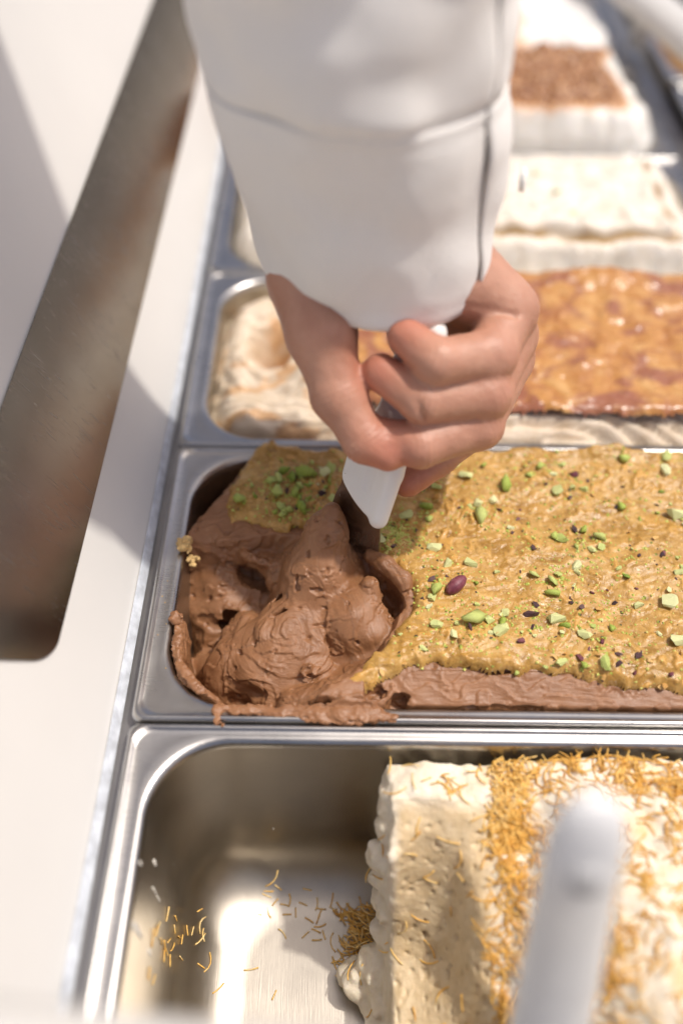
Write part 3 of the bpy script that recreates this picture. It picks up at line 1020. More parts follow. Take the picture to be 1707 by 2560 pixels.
for (x, y, s, kd) in PIST:
    if kd == 'n':
        V, F = tube([(-0.0062, 0, 0), (-0.0056, 0, 0.0002), (-0.0035, 0, 0.0006), (0, 0, 0.0008), (0.0035, 0, 0.0005), (0.0056, 0, 0), (0.0063, 0, -0.0002)],
                    [0.0004, 0.0016, 0.0029, 0.0034, 0.0028, 0.0015, 0.0004], 10)
        z0, on = paste_top(x, y)
        o = put('whole_pistachio', mesh_py('whole_pistachio', V, F), M['red'], paste, (x - CO[0], y - CO[1], z0 - CO[2] + 0.0016), (0.2, -0.15, 0.75))
        tag(o, 'whole pistachio kernel in purple red skin')
    else:
        nut(x, y, s * (1.35 if x < 0.1 else 1.0), kd)
for i in range(60):
    nut(random.gauss(0.072, 0.012), random.gauss(0.128, 0.008), random.uniform(1.5, 3.5), random.choice('ggpd'))
for i in range(85):
    x, y = random.uniform(0.10, 0.345), random.uniform(0.03, 0.155)
    nut(x, y, random.uniform(1.6, 3.4) + (2.2 if x > 0.275 and random.random() < .5 else 0), random.choice('gpppddr'))
# brittle wafer flakes showing in the paste
M['flake'] = nutmat('wafer_flake', [(0.3, (0.50, 0.24, 0.05)), (0.55, (0.70, 0.42, 0.13)), (0.8, (0.80, 0.58, 0.28))], 0.5, 300, 0.0002)
FLK = [hull('wafer_flake', 9, 1.0, .62, .16, 130 + s) for s in range(5)]
for me in FLK:
    me.materials.append(M['flake'])
for i in range(120):
    x, y = random.uniform(0.04, 0.345), random.uniform(0.012, 0.157)
    if random.random() < 0.35:
        y = random.uniform(0.012, 0.032)
    z0, on = paste_top(x, y)
    if on:
        put('wafer_flake', random.choice(FLK), None, paste, (x - CO[0], y - CO[1], z0 - CO[2] + 0.0006), (random.gauss(0, .55), random.gauss(0, .55), random.uniform(0, 6.28)), random.uniform(0.0025, 0.0060))
# crumbs and dust too small to pick apart
cv, cf = [], []
clusters = [(PIST[i][0], PIST[i][1]) for i in range(len(PIST))]
for i in range(4200):
    q = random.random()
    if q < 0.62:
        c = random.choice(clusters)
        x, y = random.gauss(c[0], 0.0075), random.gauss(c[1], 0.006)
    elif q < 0.74:
        x, y = random.gauss(0.116, 0.007), random.gauss(0.098, 0.006)
    else:
        x, y = random.uniform(0.03, 0.345), random.uniform(0.012, 0.157)
    z0, on = paste_top(x, y)
    if not on:
        continue
    s = random.choice((0.0003, 0.0004, 0.0005, 0.0007, 0.0009)) * random.uniform(.7, 1.2)
    a = random.uniform(0, 6.28)
    n = len(cv)
    ca, sa = math.cos(a) * s, math.sin(a) * s
    zt = z0 + s * 0.55
    cv += [(x + ca, y + sa, z0), (x - sa, y + ca, z0), (x - ca * 1.3, y - sa * 1.3, z0), (x + sa, y - ca, z0), (x + ca * .4, y + sa * .4, zt), (x - ca * .6, y - sa * .6, zt * 1.0)]
    cf += [(n, n + 1, n + 4, n + 4), (n + 1, n + 2, n + 5, n + 4), (n + 2, n + 3, n + 5, n + 5), (n + 3, n, n + 4, n + 5)]
cf = [tuple(dict.fromkeys(f)) for f in cf]
me = mesh_py('pistachio_crumbs', shift(cv, choc), cf, False)
m, nt, pb = nodes_of('crumb_mix')
b = NB(nt)
f = b.noise(b.coords(), 260, 2, 0.5)
b.link(b.ramp(f, [(0.34, (0.07, 0.03, 0.03)), (0.42, (0.34, 0.40, 0.05)), (0.58, (0.58, 0.60, 0.16)), (0.66, (0.62, 0.42, 0.16))]), pb.inputs['Base Color'])
pb.inputs['Roughness'].default_value = 0.6
tag(put('pistachio_crumbs', me, m, choc), kind='stuff')

# ------------------------------------------------------------------ cream gelato with fried noodles, nearest pan
h = 0.0010
fld = Field((0.086, -0.160, -0.121), (0.350, -0.004, 0.010), h)
gx, gy = np.meshgrid(fld.ax[0], fld.ax[1], indexing='ij')
psd = pan_sd(gx, gy, 0, -P).astype(np.float32)
pzf = pan_z(gx, gy, 0, -P).astype(np.float32)
ctop = (-0.0075 + 0.0035 * fbm(gx * 35, gy * 35, 6.0, 2) + 0.004 * smoothstep(-0.03, -0.09, gy) + 0.006 * smoothstep(0.15, 0.22, gx) - 0.60 * np.clip(-0.030 - gy, 0, 0.06) * smoothstep(0.205, 0.150, gx)).astype(np.float32)
xl = (0.1105 + 0.0020 * fbm(gy * 70, 0.3, 1.0, 2) + 0.10 * np.clip(-0.066 - gy, 0, 1)).astype(np.float32)


def slab(X, Y, Z):
    d = np.maximum(Z - ctop[:, :, None], (xl[:, :, None] + 0.07 * (Z + 0.01) * 0 - X))
    d = np.maximum(d, -(psd[:, :, None] - 0.0045))
    return np.maximum(d, pzf[:, :, None] - Z + 0.0004).astype(np.float32)


fld.op(slab, k=0)
fld.d = np.where(fld.d > 0.03, 0.03, fld.d)
# rounded outer corners, then the scooped trench sloping down towards the front
fld.cone((0.1320, -0.0590, 0.0120), (0.1120, -0.1180, -0.0330), 0.0240, 0.0480, 0.005, 's')
fld.cone((0.1300, -0.0520, -0.0060), (0.1180, -0.0860, -0.0520), 0.0150, 0.0230, 0.006, 's')
fld.ball((0.1330, -0.1180, -0.0200), (0.0300, 0.0300, 0.0300), None, 0.006, 's', 0.004, 60)
for c, r in (((0.1100, -0.0330, -0.0280), 0.0060), ((0.1085, -0.0420, -0.0400), 0.0068), ((0.1085, -0.0470, -0.0520), 0.0058), ((0.1115, -0.0530, -0.0660), 0.0075), ((0.1120, -0.0260, -0.0180), 0.0065),
             ((0.1140, -0.0600, -0.0820), 0.0090), ((0.1090, -0.0700, -0.1000), 0.0095), ((0.0995, -0.0740, -0.1080), 0.0075), ((0.0950, -0.0715, -0.1120), 0.0048), ((0.1180, -0.0720, -0.0960), 0.0120),
             ((0.1120, -0.0840, -0.1060), 0.0100), ((0.1240, -0.0880, -0.1020), 0.0120)):
    fld.ball(c, (r, r * 1.15, r), None, 0.003, 'u', r * 0.35, 130, c[1] * 900)
for c in ((0.1195, -0.0420, -0.0290), (0.1165, -0.0400, -0.0255), (0.128, -0.066, -0.062)):
    fld.ball(c, (0.0017, 0.0028, 0.0024), None, 0.0006, 's', 0.001, 300)
fld.op(lambda X, Y, Z: (pzf[:, :, None] - Z + 0.0003 + 0 * X).astype(np.float32), k=0, mode='i')
V, Q = fld.surface()
V = relax(V, Q, 2, 0.5)
N = normals(V, Q)
x, y, z = V.T
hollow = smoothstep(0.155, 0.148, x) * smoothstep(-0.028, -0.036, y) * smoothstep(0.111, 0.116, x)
pores = smoothstep(0.38, 0.6, fbm(x * 420, y * 300, z * 300, 1))
disp = 0.0015 * fbm(x * 75, y * 75, z * 75, 3) * (1 - 0.55 * hollow) + 0.0002 * noise3(x * 600, y * 600, z * 600) - 0.0013 * pores * (0.15 + 0.85 * hollow)
V = V + N * disp[:, None]
cream = thing('cream_gelato', (0.22, -0.083, -0.12), 'block of cream gelato with a scooped hollow, strewn with fried orange noodles', 'gelato')
m, nt, pb = nodes_of('cream_gelato')
b = NB(nt)
v = b.coords()
f = b.noise(v, 120, 5, 0.6, 0.4)
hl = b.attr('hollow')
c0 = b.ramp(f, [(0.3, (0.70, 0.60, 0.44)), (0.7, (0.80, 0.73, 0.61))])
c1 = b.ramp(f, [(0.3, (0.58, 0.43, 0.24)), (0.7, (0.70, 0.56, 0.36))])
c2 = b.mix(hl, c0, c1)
st = b.noise(b.coords((1, 1, 1)), 55, 4, 0.6)
c3 = b.mix(b.math('MULTIPLY', b.ramp(st, [(0.50, 0.0), (0.68, 1.0)]), b.math('MULTIPLY', b.attr('tops'), 0.75)), c2, (0.82, 0.54, 0.22))
b.link(c3, pb.inputs['Base Color'])
b.link(b.ramp(f, [(0.3, 0.34), (0.7, 0.55)]), pb.inputs['Roughness'])
pb.inputs['Subsurface Weight'].default_value = 0.25
pb.inputs['Subsurface Radius'].default_value = (1.0, 0.7, 0.4)
pb.inputs['Subsurface Scale'].default_value = 0.003
b.link(b.bump(b.noise(v, 700, 4, 0.6), 0.0004), pb.inputs['Normal'])
M['cream'] = m
tops = smoothstep(0.135, 0.165, x) * smoothstep(0.2, 0.6, N[:, 2])
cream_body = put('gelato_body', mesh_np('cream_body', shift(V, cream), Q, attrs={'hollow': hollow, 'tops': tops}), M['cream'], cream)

# strands
def strand_mesh(length, bend, seed, r=0.00034, seg=4, sides=4):
    rr = random.Random(seed)
    pts = []
    tw = rr.uniform(-.4, .4)
    for i in range(seg + 1):
        t = i / seg - 0.5
        pts.append((length * t, bend * length * (0.25 - t * t) * 2, length * 0.10 * tw * math.sin(3 * t)))
    V, F = tube(pts, [r * (0.9 + 0.2 * rr.random()) for _ in pts], sides)
    return V, F


M['noodle'] = nutmat('fried_noodle', [(0.2, (0.66, 0.32, 0.04)), (0.5, (0.80, 0.50, 0.13)), (0.8, (0.84, 0.68, 0.36))], 0.5, 160)
STR = [strand_mesh(L, bd, i) for i, (L, bd) in enumerate(((0.005, .05), (0.006, .25), (0.007, -.1), (0.008, .15), (0.009, .45), (0.010, .35), (0.0045, .0), (0.0115, -.2)))]
STR_ME = []
for Vs, Fs in STR:
    me = mesh_py('noodle_strand', Vs, Fs, True)
    me.materials.append(M['noodle'])
    STR_ME.append(me)


def frame(nrm, ang):
    n = Vector(nrm).normalized()
    x = Vector((0.31, 0.95, 0.1))
    x = (x - n * x.dot(n)).normalized()
    x = x * math.cos(ang) + n.cross(x) * math.sin(ang)
    return Matrix((x, n.cross(x), n)).transposed()


wgt = smoothstep(0.15, 0.5, N[:, 2]) * (smoothstep(0.146, 0.156, x) * (0.5 + 1.3 * np.exp(-((x - 0.158) / 0.012) ** 2) + 0.7 * smoothstep(-0.03, -0.02, y))
                                         + 0.10 * smoothstep(-0.033, -0.026, y) + 0.05 * (1 - hollow) + 0.02)
wgt *= (0.25 + smoothstep(-0.1, 0.35, fbm(x * 60, y * 60, 2.0, 2)))
wgt *= (x < 0.30)
wgt /= wgt.sum()
pick = rng.choice(len(V), 3300, p=wgt)
order = sorted(pick, key=lambda i: -(V[i, 1] * 0.7 - V[i, 0] * 0.9))
CC = np.array(cream.location)
sv, sf = [], []
for n_, i in enumerate(order):
    k = random.randrange(len(STR))
    nn = Vector(N[i]) + Vector((random.gauss(0, .2), random.gauss(0, .2), random.gauss(0, .1)))
    R = frame(nn, random.uniform(0, 6.28))
    c = Vector(V[i]) + Vector(N[i]) * 0.0004 - Vector(CC)
    if n_ < 290:
        o = put('noodle_strand', STR_ME[k], None, cream, c)
        o.rotation_euler = R.to_euler()
    else:
        o0 = len(sv)
        sv += [R @ Vector(q) + c for q in STR[k][0]]
        sf += [tuple(j + o0 for j in f) for f in STR[k][1]]
tag(put('noodle_topping', mesh_py('noodle_topping', sv, sf), M['noodle'], cream), kind='stuff')

LOOSE = [(0.0488,-0.0296,5.6),(0.0552,-0.0316,6.6),(0.0575,-0.0265,10.3),(0.061,-0.0303,3.7),(0.0597,-0.0366,4.7),(0.0553,-0.0337,4.7),(0.057,-0.041,5.6),(0.0756,-0.031,4.2),(0.0222,-0.0388,4.7),(0.0267,-0.0371,6.6),(0.0289,-0.0373,7.5),(0.0332,-0.0335,7.5),(0.0395,-0.0374,6.6),(0.0418,-0.0359,5.2),(0.0239,-0.0439,3.7),(0.0499,-0.0419,7.0),(0.0646,-0.0379,4.2),(0.0665,-0.0357,5.6),(0.0736,-0.0373,3.7),(0.0801,-0.0373,5.6),(0.0826,-0.0394,4.7),(0.0701,-0.0413,4.2),(0.0658,-0.0422,2.8),(0.0821,-0.0416,4.2),(0.0812,-0.0444,3.7),(0.0822,-0.047,5.6),(0.0804,-0.0497,5.6),(0.0752,-0.0515,4.7),(0.0842,-0.0515,3.7),(0.0809,-0.0538,2.8),(0.0769,-0.0448,1.9),(0.0638,-0.0512,6.1),(0.0387,-0.051,4.2),(0.0257,-0.0503,9.4),(0.0251,-0.0567,8.0),(0.0265,-0.0545,5.6),(0.0216,-0.0545,2.3),(0.0195,-0.0553,2.8),(0.0165,-0.0556,3.3),(0.0156,-0.0595,5.6),(0.0165,-0.0603,3.7),(0.0173,-0.0603,5.2),(0.0181,-0.0604,3.7),(0.0149,-0.0684,2.3),(0.0148,-0.071,2.3),(0.0145,-0.0753,5.6),(0.0153,-0.0724,5.6),(0.0157,-0.0716,5.6),(0.0161,-0.0673,4.2),(0.0165,-0.0676,5.6),(0.016,-0.0728,5.2),(0.0158,-0.0748,5.6),(0.0164,-0.0738,4.7),(0.0185,-0.068,2.3),(0.0289,-0.0659,8.9),(0.0497,-0.067,7.5),(0.0266,-0.0681,4.2),(0.0613,-0.0782,4.7),(0.035,-0.0762,6.6),(0.0146,-0.088,4.7),(0.0151,-0.0878,3.3),(0.0878,-0.0356,6.6),(0.0889,-0.0394,5.6)]


def pan_normal(x, y):
    e = 0.0015
    a = float(pan_z(np.array(x + e), np.array(y), 0, -P) - pan_z(np.array(x - e), np.array(y), 0, -P)) / (2 * e)
    c = float(pan_z(np.array(x), np.array(y + e), 0, -P) - pan_z(np.array(x), np.array(y - e), 0, -P)) / (2 * e)
    return Vector((-a, -c, 1)).normalized()


def strand(x, y, L, ang, label, group, lift=0.0, tilt=0.0):
    k = min(range(len(STR)), key=lambda j: abs((0.005, 0.006, 0.007, 0.008, 0.009, 0.010, 0.0045, 0.0115)[j] - L) + random.random() * 0.0015)
    nz = pan_normal(x, y)
    o = put('noodle_strand', STR_ME[k], None)
    zz_ = float(pan_z(np.array(x), np.array(y), 0, -P))
    o.location = Vector((x, y, zz_)) + nz * (0.0006 + lift)
    nn = nz + Vector((random.gauss(0, tilt), random.gauss(0, tilt), 0))
    o.rotation_euler = frame(nn, ang).to_euler()
    tag(o, label, 'noodle', group)


for (x, y, L) in LOOSE:
    strand(x, y, L * 0.001, random.uniform(0, 6.28), 'loose fried noodle strand on the bare steel of the nearest pan', 'loose noodle strands')
for i in range(170):
    t = random.random()
    x = 0.1035 - 0.002 * t + random.gauss(0, 0.0052) - 0.001
    y = -0.038 - 0.034 * t + random.gauss(0, 0.0015)
    lift = max(0, 0.010 * (1 - abs(x - 0.106) / 0.012)) * random.random()
    strand(x, y, random.uniform(0.006, 0.0105), random.gauss(1.6, 0.6), 'fried noodle strand in the heap at the foot of the cream gelato', 'heaped noodle strands', lift, 0.25)
# dried cream smears on the left wall of the pan
M['smear'] = simple('cream_smear', (0.74, 0.70, 0.62), 0.5, var=0.1, scale=300, bump=0.0003)
SM = [(0.0138, -0.0496, -0.028, 0.0013, 0.0041), (0.0126, -0.0581, -0.0049, 0.0009, 0.0023), (0.0245, -0.0213, -0.0816, 0.0041, 0.0032), (0.0201, -0.0261, -0.0679, 0.0013, 0.0011), (0.0202, -0.0237, -0.0432, 0.0007, 0.0007),
      (0.0158, -0.0377, -0.0634, 0.0009, 0.0009), (0.013, -0.0794, -0.0143, 0.002, 0.0119), (0.0144, -0.0809, -0.0398, 0.0015, 0.0055), (0.0142, -0.059, -0.0335, 0.0007, 0.0055), (0.0588, -0.013, -0.084, 0.0007, 0.002), (0.0146, -0.0593, -0.0424, 0.0007, 0.0046)]
for i, (x, y, z, a, c) in enumerate(SM):
    nz = pan_normal(x + 0.0004, y)
    up_ = (Vector((0, 0, 1)) - nz * nz.z).normalized()
    R = Matrix((up_.cross(nz), up_, nz)).transposed()
    q = random.Random(i)
    V, F = [], []
    rad = [0.55 + 0.5 * q.random() for _ in range(18)]
    for f_, t_ in ((1.0, -0.0001), (0.92, 0.00025), (0.5, 0.00045)):
        for j in range(18):
            an_ = 2 * math.pi * j / 18
            V.append((math.cos(an_) * a * rad[j] * f_, math.sin(an_) * c * rad[j] * f_, t_ + 0.0002 * q.random()))
    V.append((0, 0, 0.0005))
    F = [(k * 18 + j, k * 18 + (j + 1) % 18, k * 18 + 18 + (j + 1) % 18, k * 18 + 18 + j) for k in (0, 1) for j in range(18)] + [(36 + j, 36 + (j + 1) % 18, 54) for j in range(18)]
    o = put('cream_smear', mesh_py('cream_smear', V, F), M['smear'], None, (x, y, z))
    o.rotation_euler = R.to_euler()
    tag(o, 'small dried white smear on the steel inside the nearest pan', 'smear', 'cream smears in the nearest pan')

# ------------------------------------------------------------------ gelato in the pans behind
def gmat(name, stops, rough=0.45, scale=70, sss=0.15, bump=0.0006, bscale=350, mixes=()):
    m, nt, pb = nodes_of(name)
    b = NB(nt)
    v = b.coords()
    f = b.noise(v, scale, 5, 0.6, 0.5)
    c = b.ramp(f, stops)
    for at, st2 in mixes:
        c = b.mix(b.attr(at), c, b.ramp(b.noise(v, 260, 4, 0.65), st2))
    b.link(c, pb.inputs['Base Color'])
    pb.inputs['Roughness'].default_value = rough
    pb.inputs['Subsurface Weight'].default_value = sss
    pb.inputs['Subsurface Radius'].default_value = (1.0, 0.7, 0.4)
    pb.inputs['Subsurface Scale'].default_value = 0.003
    b.link(b.bump(b.noise(v, bscale, 5, 0.6), bump), pb.inputs['Normal'])
    return m


def heap(ox, oy, fz, step=0.0013, inset=0.0008, shut=-0.07):
    """Surface over a pan opening; fz(x, y) in pan coordinates gives height; edges drop along the wall."""
    xs_ = np.arange(0.010, 0.351, step)
    ys_ = np.arange(0.006, 0.161, step)
    lx, ly = np.meshgrid(xs_, ys_, indexing='ij')
    s = pan_sd(lx, ly, 0, 0)
    z, at = fz(lx, ly)
    z = z - 0.014 * (1 - smoothstep(0.0, 0.020, s)) ** 2
    z = np.where(s < inset + step, np.minimum(z, shut * 0.3), z)
    k = s > inset - step
    ok = k[:-1, :-1] & k[1:, :-1] & k[1:, 1:] & k[:-1, 1:]
    idn = np.arange(lx.size).reshape(lx.shape)
    Q = np.stack([idn[:-1, :-1][ok], idn[1:, :-1][ok], idn[1:, 1:][ok], idn[:-1, 1:][ok]], 1)
    u = np.unique(Q)
    rm_ = np.full(lx.size, -1)
    rm_[u] = np.arange(len(u))
    V = np.stack([lx.ravel()[u] + ox, ly.ravel()[u] + oy, z.ravel()[u]], 1)
    return V, rm_[Q], {n: a.ravel()[u] for n, a in at.items()}


def sheet(ox, oy, poly, zf, step=0.0012, rag=0.002):
    a = np.array(poly)
    xs_ = np.arange(a[:, 0].min() - .004, a[:, 0].max() + .004, step)
    ys_ = np.arange(a[:, 1].min() - .004, a[:, 1].max() + .004, step)
    lx, ly = np.meshgrid(xs_, ys_, indexing='ij')
    s = poly_sd(lx, ly, poly) + rag * fbm(lx * 90, ly * 90, 3.0, 3)
    z = zf(lx, ly, s)
    k = s > 0
    ok = k[:-1, :-1] & k[1:, :-1] & k[1:, 1:] & k[:-1, 1:]
    idn = np.arange(lx.size).reshape(lx.shape)
    Q = np.stack([idn[:-1, :-1][ok], idn[1:, :-1][ok], idn[1:, 1:][ok], idn[:-1, 1:][ok]], 1)
    u = np.unique(Q)
    rm_ = np.full(lx.size, -1)
    rm_[u] = np.arange(len(u))
    return np.stack([lx.ravel()[u] + ox, ly.ravel()[u] + oy, z.ravel()[u]], 1), rm_[Q]


def gelato(name, ox, oy, label, fz, material, body='gelato_body'):
    t = thing(name, (ox + HX, oy + P / 2, -0.06), label, 'gelato')
    V, Q, at = heap(ox, oy, fz)
    put(body, mesh_np(name, shift(V, t), Q, attrs=at), material, t)
    return t


# beige gelato under caramel
def f3(x, y):
    w = fbm(x * 40, y * 40, 1.0, 2)
    z = 0.006 + 0.002 * w
    z = z + 0.006 * smoothstep(0.022, 0.010, y) * smoothstep(0.06, 0.1, x) * (0.6 + 0.5 * noise3(x * 14, 0.2, 3.0))
    fold = np.abs(noise3(x * 10 + 2, (y + 0.02 * np.sin(x * 22)) * 130, 5.0))
    z = z - 0.006 * smoothstep(0.25, 0.0, fold) * smoothstep(0.03, 0.02, y)
    sc = smoothstep(0.098, 0.070, x + 0.010 * w)
    r_ = np.hypot(x - 0.055, y - 0.085)
    sw = noise3(r_ * 150 + np.arctan2(y - 0.085, x - 0.055) * 0.6 + w, 1.0, 2.0)
    z = z - sc * (0.012 + 0.006 * sw) - sc * 0.060 * np.exp(-((x - 0.050) / 0.012) ** 2 - ((y - 0.100) / 0.014) ** 2)
    z = z + sc * 0.012 * np.exp(-((x - 0.072) / 0.014) ** 2 - ((y - 0.072) / 0.030) ** 2)
    z = z + sc * 0.004 * np.clip(noise3(x * 90, y * 120, 8.0), 0, 1)
    st = sc * smoothstep(0.05, 0.45, fbm(x * 45, y * 80, 6.0, 3)) * 0.7
    return z, {'stain_and_shade': np.maximum(st, sc * 0.9 * np.exp(-((x - 0.050) / 0.011) ** 2 - ((y - 0.100) / 0.013) ** 2))}  # brown streaks, plus the pit's shade put into the colour


M['beige'] = gmat('beige_gelato', [(0.3, (0.60, 0.48, 0.34)), (0.7, (0.73, 0.63, 0.51))], mixes=(('stain_and_shade', [(0.3, (0.50, 0.22, 0.06)), (0.7, (0.66, 0.38, 0.14))]),))
g3 = gelato('beige_gelato', 0, P, 'beige gelato scooped out at the left, glossy amber caramel on its right', f3, M['beige'])
m, nt, pb = nodes_of('caramel')
b = NB(nt)
v = b.coords()
f = b.noise(v, 60, 4, 0.6, 1.0)
g = b.noise(v, 25, 4, 0.6, 1.2)
c = b.ramp(f, [(0.3, (0.38, 0.155, 0.045)), (0.5, (0.50, 0.245, 0.075)), (0.72, (0.58, 0.34, 0.13))])
c = b.mix(b.ramp(g, [(0.46, 0.0), (0.58, 0.85)]), c, (0.27, 0.095, 0.06))
c = b.mix(b.ramp(b.noise(v, 90, 5, 0.7, 1.5), [(0.60, 0.0), (0.72, 0.7)]), c, (0.66, 0.42, 0.22))
b.link(c, pb.inputs['Base Color'])
pb.inputs['Roughness'].default_value = 0.28
b.link(b.bump(f, 0.0012), pb.inputs['Normal'])
M['caramel'] = m


def zc(x, y, s):
    return 0.0075 + 0.0045 * np.sqrt(np.clip(s / 0.004, 0, 1)) + 0.0020 * fbm(x * 55, y * 55, 4.0, 3) + 0.006 * np.exp(-((x - 0.262) / 0.03) ** 2) * smoothstep(0.13, 0.153, y) + 0.0005 * np.abs(noise3(x * 160, y * 160, 2.2))


V, Q = sheet(0, P, [(0.088, 0.030), (0.130, 0.022), (0.20, 0.021), (0.27, 0.019), (0.346, 0.022), (0.346, 0.156), (0.10, 0.156), (0.078, 0.12), (0.090, 0.08)], zc)
put('caramel_layer', mesh_np('caramel_layer', shift(V, g3), Q), M['caramel'], g3)

# pale slab
def f4(x, y):
    e = np.minimum(np.minimum(x - 0.014, 0.338 - x), np.minimum(y - 0.014, 0.154 - y)) + 0.006 * fbm(x * 28, y * 28, 1.0, 2)
    slabm = smoothstep(0.016, 0.024, e)
    z = 0.007 + 0.005 * smoothstep(0.0, 0.012, e) + 0.006 * slabm + 0.0024 * fbm(x * 60, y * 60, 3.0, 3)
    line = np.exp(-((e - 0.0185) / 0.0032) ** 2) * smoothstep(-0.35, 0.1, noise3(x * 30, y * 30, 5.0))
    z = z - 0.004 * line
    return z, {'line': line, 'crumb': slabm * smoothstep(0.1, 0.5, fbm(x * 110, y * 110, 9.0, 2)) * 0.5}


M['pale_slab'] = gmat('pale_slab', [(0.3, (0.72, 0.64, 0.52)), (0.7, (0.82, 0.77, 0.69))], mixes=(('line', [(0.3, (0.30, 0.16, 0.04)), (0.7, (0.46, 0.29, 0.08))]), ('crumb', [(0.35, (0.62, 0.46, 0.34)), (0.7, (0.74, 0.62, 0.50))])))
g4 = gelato('pale_gelato', 0, 2 * P, 'pale cream slab gelato with a thin brown line round its top', f4, M['pale_slab'])
for (x, y) in ((0.232, 0.105), (0.243, 0.078), (0.250, 0.052)):
    z4, _ = f4(np.array(x), np.array(y))
    o = put('pistachio_piece', KIND['p'][1][0], None, g4, (x - HX, y - P / 2, float(z4) + 0.06 + 0.001), (0.2, 0.1, x * 90), 0.007)


# white gelato with crumbly brown nuts
def f5(x, y):
    e = np.minimum(np.minimum(x - 0.010, 0.318 - x), np.minimum(y - 0.022, 0.146 - y)) + 0.010 * fbm(x * 30, y * 30, 2.0, 3)
    mk = smoothstep(0.0, 0.006, e)
    z = 0.012 + 0.016 * smoothstep(-0.03, 0.005, e) + 0.005 * fbm(x * 32, y * 32, 5.0, 2) + mk * 0.004 * np.clip(fbm(x * 170, y * 170, 7.0, 2), -0.4, 1)
    return z, {'nuts': mk, 'rim': np.exp(-((e - 0.002) / 0.004) ** 2) * 0.8}


M['white_nut'] = gmat('white_nut_gelato', [(0.3, (0.78, 0.75, 0.68)), (0.7, (0.84, 0.82, 0.78))], mixes=(('nuts', [(0.32, (0.10, 0.035, 0.015)), (0.48, (0.26, 0.10, 0.035)), (0.58, (0.48, 0.25, 0.10)), (0.72, (0.62, 0.48, 0.32))]), ('rim', [(0.3, (0.55, 0.22, 0.04)), (0.7, (0.62, 0.30, 0.07))])))
gelato('white_gelato', 0, 3 * P, 'white gelato with a rough brown crushed nut topping, blurred in the distance', f5, M['white_nut'])


def f6(x, y):
    z = 0.016 + 0.004 * fbm(x * 35, y * 35, 9.0, 3)
    mk = smoothstep(0.05, 0.3, fbm(x * 22 + 3.1, y * 34, 6.0, 2) + 0.15) * smoothstep(0.28, 0.24, x)
    return z + 0.002 * mk, {'swirl': mk}


M['white_orange'] = gmat('orange_swirl_gelato', [(0.3, (0.78, 0.76, 0.72)), (0.7, (0.84, 0.82, 0.80))], mixes=(('swirl', [(0.3, (0.72, 0.36, 0.14)), (0.7, (0.80, 0.55, 0.34))]),))
gelato('white_gelato', 0, 4 * P, 'farthest white gelato with an orange swirl', f6, M['white_orange'])


def fp(x, y):
    return 0.004 + 0.004 * fbm(x * 40, y * 40, 2.0, 3), {}


M['berry'] = gmat('berry_gelato', [(0.3, (0.10, 0.008, 0.045)), (0.7, (0.20, 0.03, 0.10))], 0.4)
M['tan'] = gmat('tan_gelato', [(0.3, (0.45, 0.23, 0.08)), (0.7, (0.62, 0.38, 0.17))], 0.4)
gelato('berry_gelato', 0.385, 3 * P - 0.03, 'dark purple berry gelato at the right edge of the picture', fp, M['berry'])
gelato('tan_gelato', 0.385, 4 * P - 0.02, 'tan gelato in the upper right corner', fp, M['tan'])

# white rail lying across the right-hand ends of the far pans
rail = thing('divider_rail', (0.366, 0.72, 0.0), 'blurred white diagonal rail at the upper right', 'rail')
V, F = tube([(0.432, 0.46, 0.040), (0.430, 0.475, 0.040), (0.372, 0.70, 0.040), (0.314, 0.93, 0.040), (0.311, 0.945, 0.040)], [0.010, 0.017, 0.017, 0.017, 0.010], 20, True, (1.25, 0.8))
put('bar', mesh_py('bar', shift(V, rail), F), M['white'], rail)
for V, F in (box((0.363, 0.706, 0.0006), (0.379, 0.722, 0.034), 0.002), box((0.322, 0.876, 0.0006), (0.338, 0.892, 0.034), 0.002)):
    put('foot', mesh_py('foot', shift(V, rail), F), M['white'], rail)
V, F = box((0.40, 0.84, -0.05), (1.0, 0.90, 0.012), 0.004)
fr = put('glass_front_frame', mesh_py('glass_front_frame', V - np.array((0.7, 0.87, -0.05)), F), M['white'], None, (0.7, 0.87, -0.05))
tag(fr, 'white cabinet frame bar crossing the upper right corner', 'frame')

# rail of the cabinet close to the lens, bottom left
fr_rail = thing('front_rail', (0.02, -0.150, 0.0), 'very blurred pale rail close to the lens along the bottom left edge', 'rail')
V, F = tube([(-0.092, -0.1376, 0.1415), (0.040, -0.1476, 0.1352), (0.460, -0.1796, 0.1152)], [0.010, 0.010, 0.010], 18, True)
put('bar', mesh_py('rail_bar', shift(V, fr_rail), F), M['white'], fr_rail)
V, F = tube([(0.450, -0.1790, -0.139), (0.450, -0.1790, 0.114)], [0.009, 0.009], 18, True)
put('post', mesh_py('rail_post', shift(V, fr_rail), F), M['white'], fr_rail)

# ------------------------------------------------------------------ spatula held in the hand
H0 = np.array((0.1068, 0.0843, 0.0397))
H1 = np.array((0.1263, 0.1174, 0.1126))
ha = (H1 - H0) / np.linalg.norm(H1 - H0)                 # up the handle
hw = np.array((-0.7784, 0.6233, -0.0748))
hw = hw - ha * (ha @ hw)
hw /= np.linalg.norm(hw)                                  # towards the thumb side
hn = np.cross(ha, hw)


def hp(s, t, n=0.0):
    return H0 + hw * s + ha * t + hn * n


